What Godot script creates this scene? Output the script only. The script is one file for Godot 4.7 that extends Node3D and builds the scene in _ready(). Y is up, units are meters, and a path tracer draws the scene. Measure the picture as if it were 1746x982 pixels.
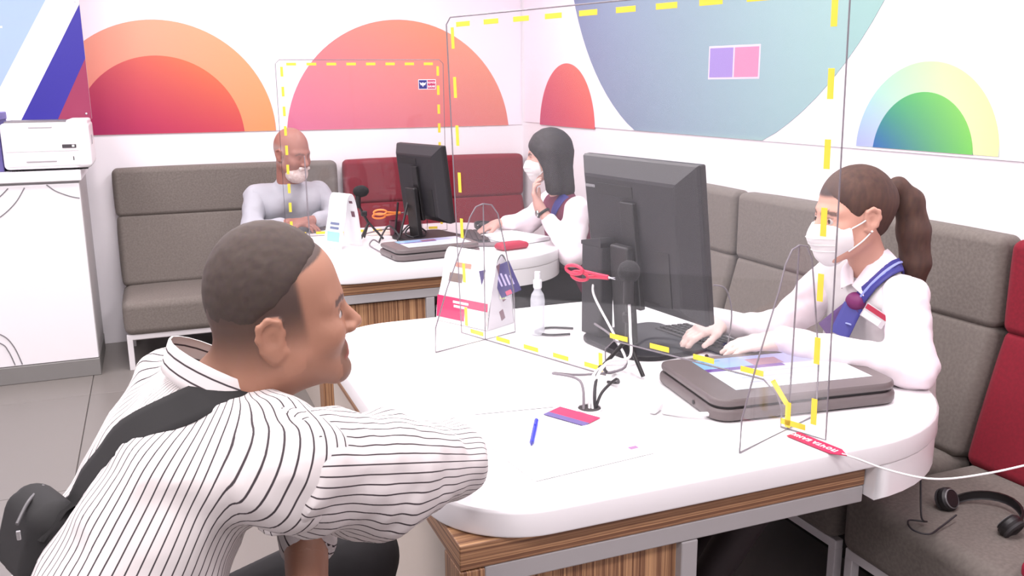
extends Node3D
# A bank service room: two rounded white desks with clear screens, benches along two walls, four people.

var rng := RandomNumberGenerator.new()
var mats := {}
var noise := FastNoiseLite.new()

# ---------------------------------------------------------------- mesh builder
class MB:
	var v := PackedVector3Array()
	var n := PackedVector3Array()
	var u := PackedVector2Array()
	var ix := PackedInt32Array()
	func vert(p: Vector3, nn: Vector3, uv := Vector2.ZERO) -> int:
		v.append(p); n.append(nn); u.append(uv)
		return v.size() - 1
	func tri(a: int, b: int, c: int) -> void:
		var g := (v[b] - v[a]).cross(v[c] - v[a])
		if g.dot(n[a] + n[b] + n[c]) > 0.0:
			ix.append(a); ix.append(c); ix.append(b)
		else:
			ix.append(a); ix.append(b); ix.append(c)
	func quad(a: int, b: int, c: int, d: int) -> void:
		tri(a, b, c); tri(a, c, d)
	func done() -> ArrayMesh:
		var ar := []
		ar.resize(Mesh.ARRAY_MAX)
		ar[Mesh.ARRAY_VERTEX] = v; ar[Mesh.ARRAY_NORMAL] = n; ar[Mesh.ARRAY_TEX_UV] = u; ar[Mesh.ARRAY_INDEX] = ix
		var m := ArrayMesh.new()
		m.add_surface_from_arrays(Mesh.PRIMITIVE_TRIANGLES, ar)
		return m
	# rounded box; uv in metres on each face, swap turns the grain
	func rb(size: Vector3, r: float, xf := Transform3D(), swap := false, seg := 2, puff := 0.0) -> MB:
		var h := size * 0.5
		r = minf(r, minf(h.x, minf(h.y, h.z)) * 0.98)
		for ax in 3:
			var a1 := (ax + 1) % 3
			var a2 := (ax + 2) % 3
			var g1 := steps(h[a1], r, seg, puff > 0.0)
			var g2 := steps(h[a2], r, seg, puff > 0.0)
			for sg in [-1.0, 1.0]:
				var at := v.size()
				for i in g1.size():
					for j in g2.size():
						var p := Vector3()
						p[ax] = h[ax] * sg; p[a1] = g1[i]; p[a2] = g2[j]
						var q := p.clamp(-(h - Vector3(r, r, r)), h - Vector3(r, r, r))
						var d := (p - q).normalized()
						var pos := q + d * r
						if puff > 0.0:
							pos[ax] += sg * puff * (1.0 - pow(g1[i] / h[a1], 4.0)) * (1.0 - pow(g2[j] / h[a2], 4.0))
						var uv := Vector2(pos.x, pos.y)
						if ax == 0: uv = Vector2(pos.z, pos.y)
						elif ax == 1: uv = Vector2(pos.x, pos.z)
						if swap: uv = Vector2(uv.y, uv.x)
						vert(xf * pos, (xf.basis * d).normalized(), uv)
				for i in g1.size() - 1:
					for j in g2.size() - 1:
						var k := at + i * g2.size() + j
						quad(k, k + 1, k + g2.size() + 1, k + g2.size())
		return self
	func steps(h: float, r: float, seg: int, mid: bool) -> PackedFloat32Array:
		var o := PackedFloat32Array()
		for i in seg + 1: o.append(-h + r * i / seg)
		if mid:
			for i in range(1, 8): o.append(lerpf(-h + r, h - r, i / 8.0))
		for i in range(seg, -1, -1): o.append(h - r * i / seg)
		return o
	func tube(pts: Array, r: float, sides := 8, closed := false, r2 := -1.0) -> MB:
		var c := pts.size()
		var at := v.size()
		var up := Vector3.UP
		for i in c:
			var a: Vector3 = pts[(i - 1 + c) % c] if closed else pts[maxi(i - 1, 0)]
			var b: Vector3 = pts[(i + 1) % c] if closed else pts[mini(i + 1, c - 1)]
			var t := (b - a).normalized()
			if i == 0: up = Vector3.UP if absf(t.y) < 0.9 else Vector3.RIGHT
			var s := t.cross(up).normalized()
			up = s.cross(t).normalized()
			var rr := r if r2 < 0.0 else lerpf(r, r2, float(i) / (c - 1))
			for j in sides:
				var d := s * cos(TAU * j / sides) + up * sin(TAU * j / sides)
				vert(pts[i] + d * rr, d, Vector2(float(j) / sides, i))
		for i in (c if closed else c - 1):
			for j in sides:
				var k := at + i * sides
				var l := at + ((i + 1) % c) * sides
				quad(k + j, k + (j + 1) % sides, l + (j + 1) % sides, l + j)
		if not closed:
			for e in [0, c - 1]:
				var t: Vector3 = (pts[0] - pts[1]).normalized() if e == 0 else (pts[c - 1] - pts[c - 2]).normalized()
				var m := vert(pts[e], t)
				for j in sides:
					var a := vert(v[at + e * sides + j], t)
					var b := vert(v[at + e * sides + (j + 1) % sides], t)
					tri(m, a, b)
		return self
	# profile of Vector2(radius, height), turned about y
	func lathe(prof: Array, xf := Transform3D(), seg := 24) -> MB:
		for i in prof.size() - 1:
			var a: Vector2 = prof[i]
			var b: Vector2 = prof[i + 1]
			var nn := Vector2(b.y - a.y, a.x - b.x).normalized()
			var at := v.size()
			for j in seg + 1:
				var c := cos(TAU * j / seg)
				var s := sin(TAU * j / seg)
				var d := (xf.basis * Vector3(nn.x * c, nn.y, nn.x * s)).normalized()
				vert(xf * Vector3(a.x * c, a.y, a.x * s), d, Vector2(float(j) / seg, a.y))
				vert(xf * Vector3(b.x * c, b.y, b.x * s), d, Vector2(float(j) / seg, b.y))
			for j in seg:
				var k := at + j * 2
				quad(k, k + 1, k + 3, k + 2)
		return self
	# outline in x,z extruded upwards from y0 to y1, rim rounded by b
	func prism(poly: PackedVector2Array, y0: float, y1: float, xf := Transform3D(), b := 0.0) -> MB:
		var c := poly.size()
		var area := 0.0
		for i in c: area += poly[i].cross(poly[(i + 1) % c])
		var sg := signf(area)
		var out := []
		for i in c:
			var t := (poly[(i + 1) % c] - poly[(i - 1 + c) % c]).normalized()
			out.append(Vector2(t.y, -t.x) * sg)
		var rings := [[b, y0], [b * 0.3, y0 + b * 0.3], [0.0, y0 + b], [0.0, y1 - b], [b * 0.3, y1 - b * 0.3], [b, y1]] if b > 0.0 else [[0.0, y0], [0.0, y1]]
		var tilt := [-0.8, -0.6, -0.1, 0.1, 0.6, 0.8] if b > 0.0 else [0.0, 0.0]
		var at := v.size()
		for k in rings.size():
			for i in c:
				var o: Vector2 = out[i]
				if b <= 0.0:
					pass
				var p: Vector2 = poly[i] - o * rings[k][0]
				vert(xf * Vector3(p.x, rings[k][1], p.y), (xf.basis * Vector3(o.x, tilt[k], o.y)).normalized(), Vector2(p.x + p.y, rings[k][1]))
		for k in rings.size() - 1:
			for i in c:
				quad(at + k * c + i, at + k * c + (i + 1) % c, at + (k + 1) * c + (i + 1) % c, at + (k + 1) * c + i)
		var tr := Geometry2D.triangulate_polygon(poly)
		for e in [[y0, -1.0], [y1, 1.0]]:
			var f := v.size()
			for i in c:
				var p: Vector2 = poly[i] - out[i] * b
				vert(xf * Vector3(p.x, e[0], p.y), (xf.basis * Vector3(0, e[1], 0)).normalized(), p)
			for i in range(0, tr.size(), 3):
				tri(f + tr[i], f + tr[i + 1], f + tr[i + 2])
		return self
	# flat band along points, lying on a surface with the given outward normals
	func band(pts: Array, outs: Array, w: float, th: float) -> MB:
		var c := pts.size()
		var at := v.size()
		for i in c:
			var t: Vector3 = (pts[mini(i + 1, c - 1)] - pts[maxi(i - 1, 0)]).normalized()
			var o: Vector3 = outs[i]
			var s := t.cross(o).normalized()
			var p: Vector3 = pts[i]
			for e in [[-1.0, 0.0, -s], [-1.0, 1.0, o - s * 0.5], [-0.6, 1.15, o], [0.6, 1.15, o], [1.0, 1.0, o + s * 0.5], [1.0, 0.0, s]]:
				vert(p + s * w * 0.5 * e[0] + o * th * e[1], e[2].normalized(), Vector2(e[0], i))
		for i in c - 1:
			for j in 5:
				var k := at + i * 6 + j
				quad(k, k + 1, k + 7, k + 6)
		return self

# ---------------------------------------------------------------- distance field for bodies and cloth
class Prim:
	var t := 0
	var op := 0
	var a := Vector3.ZERO
	var ab := Vector3.ZERO
	var il := 0.0
	var ra := 0.0
	var rd := 0.0
	var k := 0.02
	var inv := Transform3D()
	var r := Vector3.ONE
	var c := Vector3.ZERO
	var br := 0.0

class Field:
	var ps: Array[Prim] = []
	var fold: FastNoiseLite
	var amp := 0.0
	func cap(a: Vector3, b: Vector3, ra: float, rb: float, k := 0.02, op := 0) -> Field:
		var p := Prim.new()
		p.a = a; p.ab = b - a; p.il = 1.0 / maxf(p.ab.length_squared(), 1e-9); p.ra = ra; p.rd = rb - ra; p.k = k; p.op = op
		p.c = (a + b) * 0.5; p.br = p.ab.length() * 0.5 + maxf(ra, rb)
		ps.append(p)
		return self
	func ell(c: Vector3, r: Vector3, bs := Basis(), k := 0.02, op := 0) -> Field:
		var p := Prim.new()
		p.t = 1; p.inv = Transform3D(bs, c).affine_inverse(); p.r = r; p.k = k; p.op = op; p.c = c; p.br = maxf(r.x, maxf(r.y, r.z))
		ps.append(p)
		return self
	func cut(nn: Vector3, at: Vector3, k := 0.006) -> Field:   # keeps the side against nn
		var p := Prim.new()
		p.t = 2; p.op = 2; p.a = nn.normalized(); p.ra = p.a.dot(at); p.k = k; p.br = 1e6
		ps.append(p)
		return self
	func ev(p: Vector3, list: Array[Prim]) -> float:
		var d := 1e3
		for q: Prim in list:
			var e := 0.0
			if q.t == 0:
				var w := p - q.a
				var h := clampf(w.dot(q.ab) * q.il, 0.0, 1.0)
				e = (w - q.ab * h).length() - q.ra - q.rd * h
			elif q.t == 1:
				var w1 := (q.inv * p) / q.r
				var k0 := w1.length()
				e = k0 * (k0 - 1.0) / maxf((w1 / q.r).length(), 1e-5)
			else:
				e = q.a.dot(p) - q.ra
			if q.op == 0:
				var x := maxf(q.k - absf(d - e), 0.0) / q.k
				d = minf(d, e) - x * x * q.k * 0.25
			else:
				if q.op == 1: e = -e
				var x2 := maxf(q.k - absf(d - e), 0.0) / q.k
				d = maxf(d, e) + x2 * x2 * q.k * 0.25
		if amp > 0.0 and absf(d) < 0.06:
			d += amp * fold.get_noise_3dv(p)
		return d
	func full(p: Vector3) -> float:
		return ev(p, ps)
	# walks from far along -dir to the surface
	func snap(p: Vector3, dir: Vector3, far := 0.35) -> Vector3:
		var q := p + dir * far
		for i in 60:
			var d := full(q)
			if d < 0.0015: break
			q -= dir * minf(d * 0.8, 0.05)
			if (p + dir * far - q).length() > far + 0.2: return p
		return q
	func grad(p: Vector3) -> Vector3:
		var e := 0.006
		return Vector3(full(p + Vector3(e, 0, 0)) - full(p - Vector3(e, 0, 0)), full(p + Vector3(0, e, 0)) - full(p - Vector3(0, e, 0)), full(p + Vector3(0, 0, e)) - full(p - Vector3(0, 0, e))).normalized()
	# surface nets; returns arrays of a surface, vertices relative to base
	func net(cell: float, base: Vector3, paint = null, lay = null) -> Array:
		var lo := Vector3(1e6, 1e6, 1e6)
		var hi := -lo
		for q in ps:
			if q.op == 0:
				lo = lo.min(q.c - Vector3.ONE * q.br); hi = hi.max(q.c + Vector3.ONE * q.br)
		lo -= Vector3.ONE * (0.02 + amp); hi += Vector3.ONE * (0.02 + amp)
		var B := 4
		var nb := Vector3i(((hi - lo) / (cell * B)).ceil())
		var nx := nb.x * B + 1
		var ny := nb.y * B + 1
		var nz := nb.z * B + 1
		var val := PackedFloat32Array()
		val.resize(nx * ny * nz)
		val.fill(1e4)
		var id := PackedInt32Array()
		id.resize(nx * ny * nz)
		id.fill(-1)
		var blocks: Array[Vector3i] = []
		var R := cell * B * 0.87
		for bz in nb.z:
			for by in nb.y:
				for bx in nb.x:
					var o := lo + Vector3(bx, by, bz) * cell * B
					var m := o + Vector3.ONE * cell * B * 0.5
					var near: Array[Prim] = []
					var hit := false
					for q in ps:
						if q.op == 2 or m.distance_to(q.c) - q.br < R + q.k + 0.01:
							near.append(q)
							if q.op == 0: hit = true
					if not hit or absf(ev(m, near)) > R * 1.7 + amp + 0.01: continue
					blocks.append(Vector3i(bx, by, bz))
					for z in B + 1:
						for y in B + 1:
							var row := ((bz * B + z) * ny + by * B + y) * nx + bx * B
							for x in B + 1:
								if val[row + x] > 9e3:
									val[row + x] = ev(o + Vector3(x, y, z) * cell, near)
		var vs := PackedVector3Array()
		var cells := PackedInt32Array()
		var off := [0, 1, nx, nx + 1, nx * ny, nx * ny + 1, nx * ny + nx, nx * ny + nx + 1]
		var ed := [[0, 1], [2, 3], [4, 5], [6, 7], [0, 2], [1, 3], [4, 6], [5, 7], [0, 4], [1, 5], [2, 6], [3, 7]]
		for b in blocks:
			for z in B:
				for y in B:
					for x in B:
						var g := Vector3i(b.x * B + x, b.y * B + y, b.z * B + z)
						var i0 := (g.z * ny + g.y) * nx + g.x
						var neg := 0
						for k in 8:
							if val[i0 + off[k]] < 0.0: neg += 1
						if neg == 0 or neg == 8: continue
						var sum := Vector3.ZERO
						var cnt := 0
						for e in ed:
							var va := val[i0 + off[e[0]]]
							var vb := val[i0 + off[e[1]]]
							if (va < 0.0) != (vb < 0.0):
								var t := va / (va - vb)
								var pa := Vector3(e[0] & 1, (e[0] >> 1) & 1, e[0] >> 2)
								var pb := Vector3(e[1] & 1, (e[1] >> 1) & 1, e[1] >> 2)
								sum += pa.lerp(pb, t)
								cnt += 1
						id[i0] = vs.size()
						vs.append(lo + (Vector3(g) + sum / cnt) * cell)
						cells.append(i0)
		var ix := PackedInt32Array()
		var ns := PackedVector3Array()
		ns.resize(vs.size())
		var step := [1, nx, nx * ny]
		for c in cells:
			var v0 := val[c]
			for ax in 3:
				var v1 := val[c + step[ax]]
				if (v0 < 0.0) == (v1 < 0.0): continue
				var s1: int = step[(ax + 1) % 3]
				var s2: int = step[(ax + 2) % 3]
				if c - s1 - s2 < 0: continue
				var q0 := id[c]
				var q1 := id[c - s1]
				var q2 := id[c - s1 - s2]
				var q3 := id[c - s2]
				if q0 < 0 or q1 < 0 or q2 < 0 or q3 < 0: continue
				if v0 >= 0.0:
					var t1 := q1
					q1 = q3; q3 = t1
				var fn := (vs[q2] - vs[q0]).cross(vs[q3] - vs[q1])
				ns[q0] += fn; ns[q1] += fn; ns[q2] += fn; ns[q3] += fn
				ix.append_array(PackedInt32Array([q0, q2, q1, q0, q3, q2]))
		var cs := PackedColorArray()
		var us := PackedVector2Array()
		for i in vs.size():
			ns[i] = ns[i].normalized()
			cs.append(paint.call(vs[i]) if paint != null else Color.WHITE)
			us.append(lay.call(vs[i]) if lay != null else Vector2.ZERO)
			vs[i] -= base
		var ar := []
		ar.resize(Mesh.ARRAY_MAX)
		ar[Mesh.ARRAY_VERTEX] = vs; ar[Mesh.ARRAY_NORMAL] = ns; ar[Mesh.ARRAY_TEX_UV] = us; ar[Mesh.ARRAY_INDEX] = ix; ar[Mesh.ARRAY_COLOR] = cs
		return ar

# ---------------------------------------------------------------- nodes and materials
var taken := {}
func numbered(called: String) -> String:
	var k: int = taken.get(called, 0)
	taken[called] = k + 1
	return called if k == 0 else "%s_%03d" % [called, k]

func thing(called: String, label: String, category: String, at := Vector3.ZERO, group := "", turn := 0.0) -> Node3D:
	var o := Node3D.new()
	o.name = numbered(called)
	add_child(o)
	o.position = at
	o.rotation.y = turn
	tag(o, label, category, group)
	return o

func tag(o: Node, label: String, category: String, group := "") -> void:
	o.set_meta("label", label)
	o.set_meta("category", category)
	if group: o.set_meta("group", group)

func part(called: String, m: Mesh, mt: Material, parent: Node, label := "") -> MeshInstance3D:
	var o := MeshInstance3D.new()
	o.name = called if parent != self else numbered(called)
	o.mesh = m
	o.material_override = mt
	parent.add_child(o, true)
	if label: o.set_meta("label", label)
	return o

func solo(called: String, m: Mesh, mt: Material, label: String, category: String, group := "") -> MeshInstance3D:
	var o := part(called, m, mt, self)
	tag(o, label, category, group)
	return o

func structure(called: String, m: Mesh, mt: Material) -> MeshInstance3D:
	var o := part(called, m, mt, self)
	o.set_meta("kind", "structure")
	return o

func mat(called: String, c: Color, rough := 0.6, metal := 0.0) -> StandardMaterial3D:
	if mats.has(called): return mats[called]
	var m := StandardMaterial3D.new()
	m.resource_name = called
	m.albedo_color = c
	m.roughness = rough
	m.metallic = metal
	mats[called] = m
	return m

func tex(im: Image) -> ImageTexture:
	return ImageTexture.create_from_image(im)

func printed(called: String, im: Image, rough := 0.5) -> StandardMaterial3D:
	var m := mat(called, Color.WHITE, rough)
	m.albedo_texture = tex(im)
	return m

func xf(at: Vector3, rx := 0.0, ry := 0.0, rz := 0.0) -> Transform3D:
	return Transform3D(Basis.from_euler(Vector3(deg_to_rad(rx), deg_to_rad(ry), deg_to_rad(rz))), at)

func box(size: Vector3, r: float, t := Transform3D(), swap := false) -> ArrayMesh:
	return MB.new().rb(size, r, t, swap).done()

func curve(pts: Array, n := 6) -> Array:   # Catmull-Rom through the points
	var o := []
	for i in pts.size() - 1:
		var p0: Vector3 = pts[maxi(i - 1, 0)]
		var p1: Vector3 = pts[i]
		var p2: Vector3 = pts[i + 1]
		var p3: Vector3 = pts[mini(i + 2, pts.size() - 1)]
		for k in n:
			var t := float(k) / n
			o.append(p1.cubic_interpolate(p2, p0, p3, t))
	o.append(pts[-1])
	return o

func rounded(x0: float, x1: float, z0: float, z1: float, r: Array, seg := 10) -> PackedVector2Array:
	# corners in the order (x0,z0) (x1,z0) (x1,z1) (x0,z1), each with its own radius
	var o := PackedVector2Array()
	var cs := [[x0, z0, 1, 1, PI], [x1, z0, -1, 1, 1.5 * PI], [x1, z1, -1, -1, 0.0], [x0, z1, 1, -1, 0.5 * PI]]
	for i in 4:
		var c: Array = cs[i]
		var q := Vector2(c[0] + c[2] * r[i], c[1] + c[3] * r[i])
		for k in seg + 1:
			var a: float = c[4] + 0.5 * PI * k / seg
			o.append(q + Vector2(cos(a), sin(a)) * r[i])
	return o

func lettering(s: String, h: float, bold := true) -> TextMesh:
	var t := TextMesh.new()
	var f := SystemFont.new()
	f.font_names = PackedStringArray(["Droid Sans"])
	if bold: f.font_weight = 700
	t.font = f
	t.text = s
	t.font_size = 32
	t.pixel_size = h / 23.0
	t.depth = 0.0006
	t.curve_step = 2.0
	return t

func hue(r: int, g: int, b: int) -> Color:
	return Color8(r, g, b)

func lin(r: int, g: int, b: int) -> Color:
	return Color8(r, g, b).srgb_to_linear()

func _ready() -> void:
	rng.seed = 7
	# camera
	var cam := Camera3D.new()
	cam.name = "camera"
	add_child(cam)
	cam.position = Vector3(0, 1.52, 0)
	cam.rotation_degrees = Vector3(-12.65, -21.8, -0.5)
	cam.fov = 35.81
	cam.near = 0.05
	cam.current = true
	# surroundings and exposure
	var we := WorldEnvironment.new()
	we.name = "surroundings"
	var env := Environment.new()
	env.background_mode = Environment.BG_COLOR
	env.background_color = Color(0.0, 0.0, 0.0)
	env.tonemap_mode = Environment.TONE_MAPPER_LINEAR
	env.tonemap_exposure = 0.66
	env.sdfgi_enabled = true
	env.ssao_enabled = true
	env.ssil_enabled = true
	we.environment = env
	add_child(we)
	# ceiling panels
	for i in 3:
		for j in 4:
			panel_light(Vector3(-1.3 + i * 1.35, 2.8, -4.55 + j * 1.6), 3.6)
	make_materials()
	room()
	murals()
	benches()
	cabinet_corner()
	near_desk()
	far_desk()
	near_screen()
	far_screen()
	near_desk_things()
	far_desk_things()
	seat_things()
	man()
	woman()
	old_man()
	colleague()

func panel_light(at: Vector3, energy: float) -> void:
	var t := thing("ceiling_light", "square white light panel set into the ceiling", "light", at, "square ceiling light panels")
	part("frame", MB.new().rb(Vector3(0.62, 0.02, 0.03), 0.004, xf(Vector3(0, -0.01, 0.3))).rb(Vector3(0.62, 0.02, 0.03), 0.004, xf(Vector3(0, -0.01, -0.3))).rb(Vector3(0.03, 0.02, 0.57), 0.004, xf(Vector3(0.3, -0.01, 0))).rb(Vector3(0.03, 0.02, 0.57), 0.004, xf(Vector3(-0.3, -0.01, 0))).done(), mat("panel_frame", hue(235, 235, 235), 0.5), t)
	var g := mat("panel_glow", hue(250, 250, 250), 0.6)
	g.emission_enabled = true
	g.emission = hue(255, 250, 250)
	g.emission_energy_multiplier = 1.5
	part("diffuser", box(Vector3(0.57, 0.008, 0.57), 0.002, xf(Vector3(0, -0.008, 0))), g, t)
	var l := AreaLight3D.new()
	l.name = "lamp"
	l.area_size = Vector2(0.56, 0.56)
	l.light_energy = energy
	l.light_color = hue(255, 248, 250)
	l.shadow_enabled = true
	l.area_range = 14.0
	l.area_attenuation = 2.0
	l.position = Vector3(0, -0.03, 0)
	l.rotation_degrees = Vector3(-90, 0, 0)
	t.add_child(l)

func make_materials() -> void:
	noise.seed = 3
	noise.frequency = 1.0
	# striped veneer: bands along v, changing along u
	var im := Image.create(512, 64, false, Image.FORMAT_RGB8)
	var nn := FastNoiseLite.new()
	nn.seed = 11
	nn.frequency = 0.06
	var n2 := FastNoiseLite.new()
	n2.seed = 5
	n2.frequency = 0.35
	for x in 512:
		for y in 64:
			var wob := nn.get_noise_2d(x * 0.3, y * 0.9) * 3.0
			var a := nn.get_noise_1d(x + wob) * 0.9 + n2.get_noise_1d(x + wob) * 0.9
			var t := clampf(0.5 + a, 0.0, 1.0)
			im.set_pixel(x, y, hue(108, 72, 52).lerp(hue(202, 158, 116), t))
	var w := printed("striped_veneer", im, 0.45)
	w.uv1_scale = Vector3(2.2, 0.6, 1)
	# woven cloth of the benches
	for c in [["grey_cloth", hue(124, 116, 110)], ["red_cloth", hue(134, 13, 38)]]:
		var m := mat(c[0], c[1], 0.9)
		var nt := NoiseTexture2D.new()
		nt.width = 256
		nt.height = 256
		nt.seamless = true
		var fn := FastNoiseLite.new()
		fn.seed = 21
		fn.frequency = 0.09
		fn.fractal_octaves = 4
		nt.noise = fn
		var gr := Gradient.new()
		gr.set_color(0, Color(0.84, 0.84, 0.84))
		gr.set_color(1, Color(1, 1, 1))
		nt.color_ramp = gr
		m.albedo_texture = nt
		m.uv1_triplanar = true
		m.uv1_world_triplanar = true
		m.uv1_scale = Vector3(3, 3, 3)
		m.rim_enabled = true
		m.rim = 0.15
	# shirt: thin dark lines on white, the lines run along v
	var sh := Image.create(64, 4, false, Image.FORMAT_RGB8)
	for x in 64:
		for y in 4:
			var d := absf(x - 32.0)
			sh.set_pixel(x, y, hue(208, 203, 202).lerp(hue(56, 48, 52), clampf((5.5 - d) / 2.0, 0.0, 1.0)))
	printed("striped_cotton", sh, 0.85)
	var gl := mat("clear_acrylic", Color(0.93, 0.95, 0.98, 0.012), 0.02)
	gl.transparency = BaseMaterial3D.TRANSPARENCY_ALPHA
	gl.metallic_specular = 0.32
	var ge := mat("acrylic_edge", Color(0.5, 0.47, 0.5, 0.75), 0.3)
	ge.transparency = BaseMaterial3D.TRANSPARENCY_ALPHA
	mat("white_desk", hue(240, 238, 240), 0.25)
	mat("grey_metal", hue(168, 165, 166), 0.45)
	mat("white_metal", hue(225, 222, 224), 0.4)
	mat("black_plastic", hue(30, 28, 30), 0.45)
	mat("dark_grey_plastic", hue(36, 34, 38), 0.5)
	mat("bronze_grey_plastic", hue(104, 95, 95), 0.4)
	mat("white_paper", hue(244, 244, 246), 0.8)
	mat("yellow_tape", hue(232, 202, 62), 0.55)
	mat("white_plastic", hue(238, 236, 238), 0.4)
	var sk := mat("skin", Color.WHITE, 0.55)
	sk.vertex_color_use_as_albedo = true
	var ha := mat("hair_strands", Color.WHITE, 0.75)
	ha.vertex_color_use_as_albedo = true

# ---------------------------------------------------------------- the room
func room() -> void:
	var wall := mat("white_wall", hue(240, 236, 240), 0.75)
	var fl := structure("floor", box(Vector3(5.5, 0.1, 9.1), 0.002, xf(Vector3(-0.1, -0.056, -1.7))), mat("grout", hue(96, 92, 90), 0.8))
	var tones := [mat("floor_tile_a", hue(118, 113, 109), 0.35), mat("floor_tile_b", hue(122, 117, 113), 0.38), mat("floor_tile_c", hue(115, 110, 107), 0.33)]
	for i in 4:
		for j in 8:
			part("tile", box(Vector3(1.196, 0.008, 1.196), 0.002, xf(Vector3(-2.2 + i * 1.2 + 0.6 * 0.0, -0.004, -5.45 + j * 1.2))), tones[rng.randi() % 3], fl)
	structure("ceiling", box(Vector3(5.5, 0.1, 9.1), 0.002, xf(Vector3(-0.1, 2.86, -1.7))), mat("ceiling_white", hue(238, 238, 238), 0.85))
	var wb := structure("wall_back", box(Vector3(5.4, 2.82, 0.12), 0.002, xf(Vector3(-0.17, 1.41, -5.912))), wall)
	part("mural_panel", box(Vector3(5.02, 1.53, 0.006), 0.001, xf(Vector3(-0.09, 2.035, -5.849))), mat("mural_ground", hue(243, 234, 243), 0.7), wb)
	var wr := structure("wall_right", box(Vector3(0.12, 2.82, 8.9), 0.002, xf(Vector3(2.492, 1.41, -1.6))), wall)
	part("mural_panel", box(Vector3(0.006, 1.51, 6.6), 0.001, xf(Vector3(2.429, 2.045, -2.5))), mat("mural_ground", hue(243, 234, 243), 0.7), wr)
	structure("wall_left", box(Vector3(0.12, 2.82, 8.9), 0.002, xf(Vector3(-2.72, 1.41, -1.6))), wall)
	structure("wall_front", box(Vector3(5.4, 2.82, 0.12), 0.002, xf(Vector3(-0.17, 1.41, 2.78))), wall)
	structure("baseboard_back", box(Vector3(2.2, 0.07, 0.012), 0.003, xf(Vector3(-1.5, 0.035, -5.845))), mat("baseboard", hue(150, 146, 145), 0.5))

func gradient(tl: Color, tr: Color, bl: Color, br: Color) -> Image:
	var im := Image.create(64, 64, false, Image.FORMAT_RGB8)
	for x in 64:
		for y in 64:
			im.set_pixel(x, y, tl.lerp(tr, x / 63.0).lerp(bl.lerp(br, x / 63.0), y / 63.0))
	return im

# round print cut off straight at the height base; local x runs along the wall, y up
func round_print(called: String, c: Vector2, r: float, base: float, x0: float, x1: float, t: Transform3D, im: Image, parent: Node) -> void:
	var poly := PackedVector2Array()
	for i in 97:
		var a := TAU * i / 96.0
		var p := c + Vector2(cos(a), sin(a)) * r
		p.y = clampf(p.y, base, 2.78)
		p.x = clampf(p.x, x0, x1)
		if poly.is_empty() or poly[-1].distance_to(p) > 0.001: poly.append(p)
	if poly[0].distance_to(poly[-1]) < 0.001: poly.remove_at(poly.size() - 1)
	var b := MB.new()
	b.prism(poly, 0.0, 0.0015, Transform3D(Basis(t.basis.x, t.basis.z, t.basis.y), t.origin))
	for i in b.u.size():
		var q := t.affine_inverse() * b.v[i]
		b.u[i] = Vector2((q.x - c.x) / (2.0 * r) + 0.5, 1.0 - (q.y - base) / maxf(c.y + r - base, 0.1))
	var pm := printed("print_" + called + str(mats.size()), im, 0.6)
	pm.albedo_color = Color(0.93, 0.93, 0.93)
	part(called, b.done(), pm, parent)

func murals() -> void:
	var bw := Transform3D(Basis(), Vector3(0, 0, -5.846))
	var t := thing("wall_print", "large orange and pink half circle print beside the flag board", "wall print", Vector3.ZERO, "half circle wall prints")
	round_print("outer_disc", Vector2(0.086, 1.27), 0.66, 1.27, -0.6, 0.75, bw, gradient(hue(250, 165, 150), hue(252, 178, 128), hue(246, 140, 140), hue(252, 160, 104)), t)
	round_print("inner_disc", Vector2(0.078, 1.25), 0.475, 1.27, -0.6, 0.75, bw.translated(Vector3(0, 0, 0.0016)), gradient(hue(208, 78, 100), hue(238, 138, 70), hue(168, 20, 94), hue(214, 76, 84)), t)
	t = thing("wall_print", "salmon half circle print on the back wall above the red bench", "wall print", Vector3.ZERO, "half circle wall prints")
	round_print("disc", Vector2(1.567, 1.20), 0.757, 1.268, 0.7, 2.42, bw, gradient(hue(240, 140, 140), hue(250, 172, 122), hue(222, 112, 152), hue(232, 130, 118)), t)
	var rw := Transform3D(Basis(Vector3(0, 0, 1), Vector3(0, 1, 0), Vector3(-1, 0, 0)), Vector3(2.4255, 0, 0))
	t = thing("wall_print", "small red half circle print in the room corner", "wall print", Vector3.ZERO, "half circle wall prints")
	round_print("disc", Vector2(-5.135, 1.265), 0.40, 1.28, -5.8, -4.6, rw, gradient(hue(226, 92, 110), hue(240, 130, 96), hue(206, 62, 112), hue(230, 90, 92)), t)
	t = thing("wall_print", "huge blue and green disc print high on the right wall", "wall print", Vector3.ZERO, "half circle wall prints")
	round_print("disc", Vector2(-3.72, 2.61), 1.43, 1.292, -5.3, -2.2, rw, gradient(hue(130, 146, 188), hue(172, 224, 192), hue(128, 138, 174), hue(156, 196, 192)), t)
	t = thing("wall_print", "green and yellow half circle print above the ponytailed woman", "wall print", Vector3.ZERO, "half circle wall prints")
	round_print("outer_disc", Vector2(-2.316, 1.29), 0.305, 1.300, -2.7, -1.9, rw, gradient(hue(160, 232, 196), hue(240, 250, 160), hue(170, 178, 242), hue(236, 250, 170)), t)
	round_print("inner_disc", Vector2(-2.32, 1.28), 0.215, 1.300, -2.7, -1.9, rw.translated(Vector3(-0.0016, 0, 0)), gradient(hue(64, 168, 120), hue(150, 220, 92), hue(52, 104, 176), hue(120, 206, 96)), t)

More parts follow.
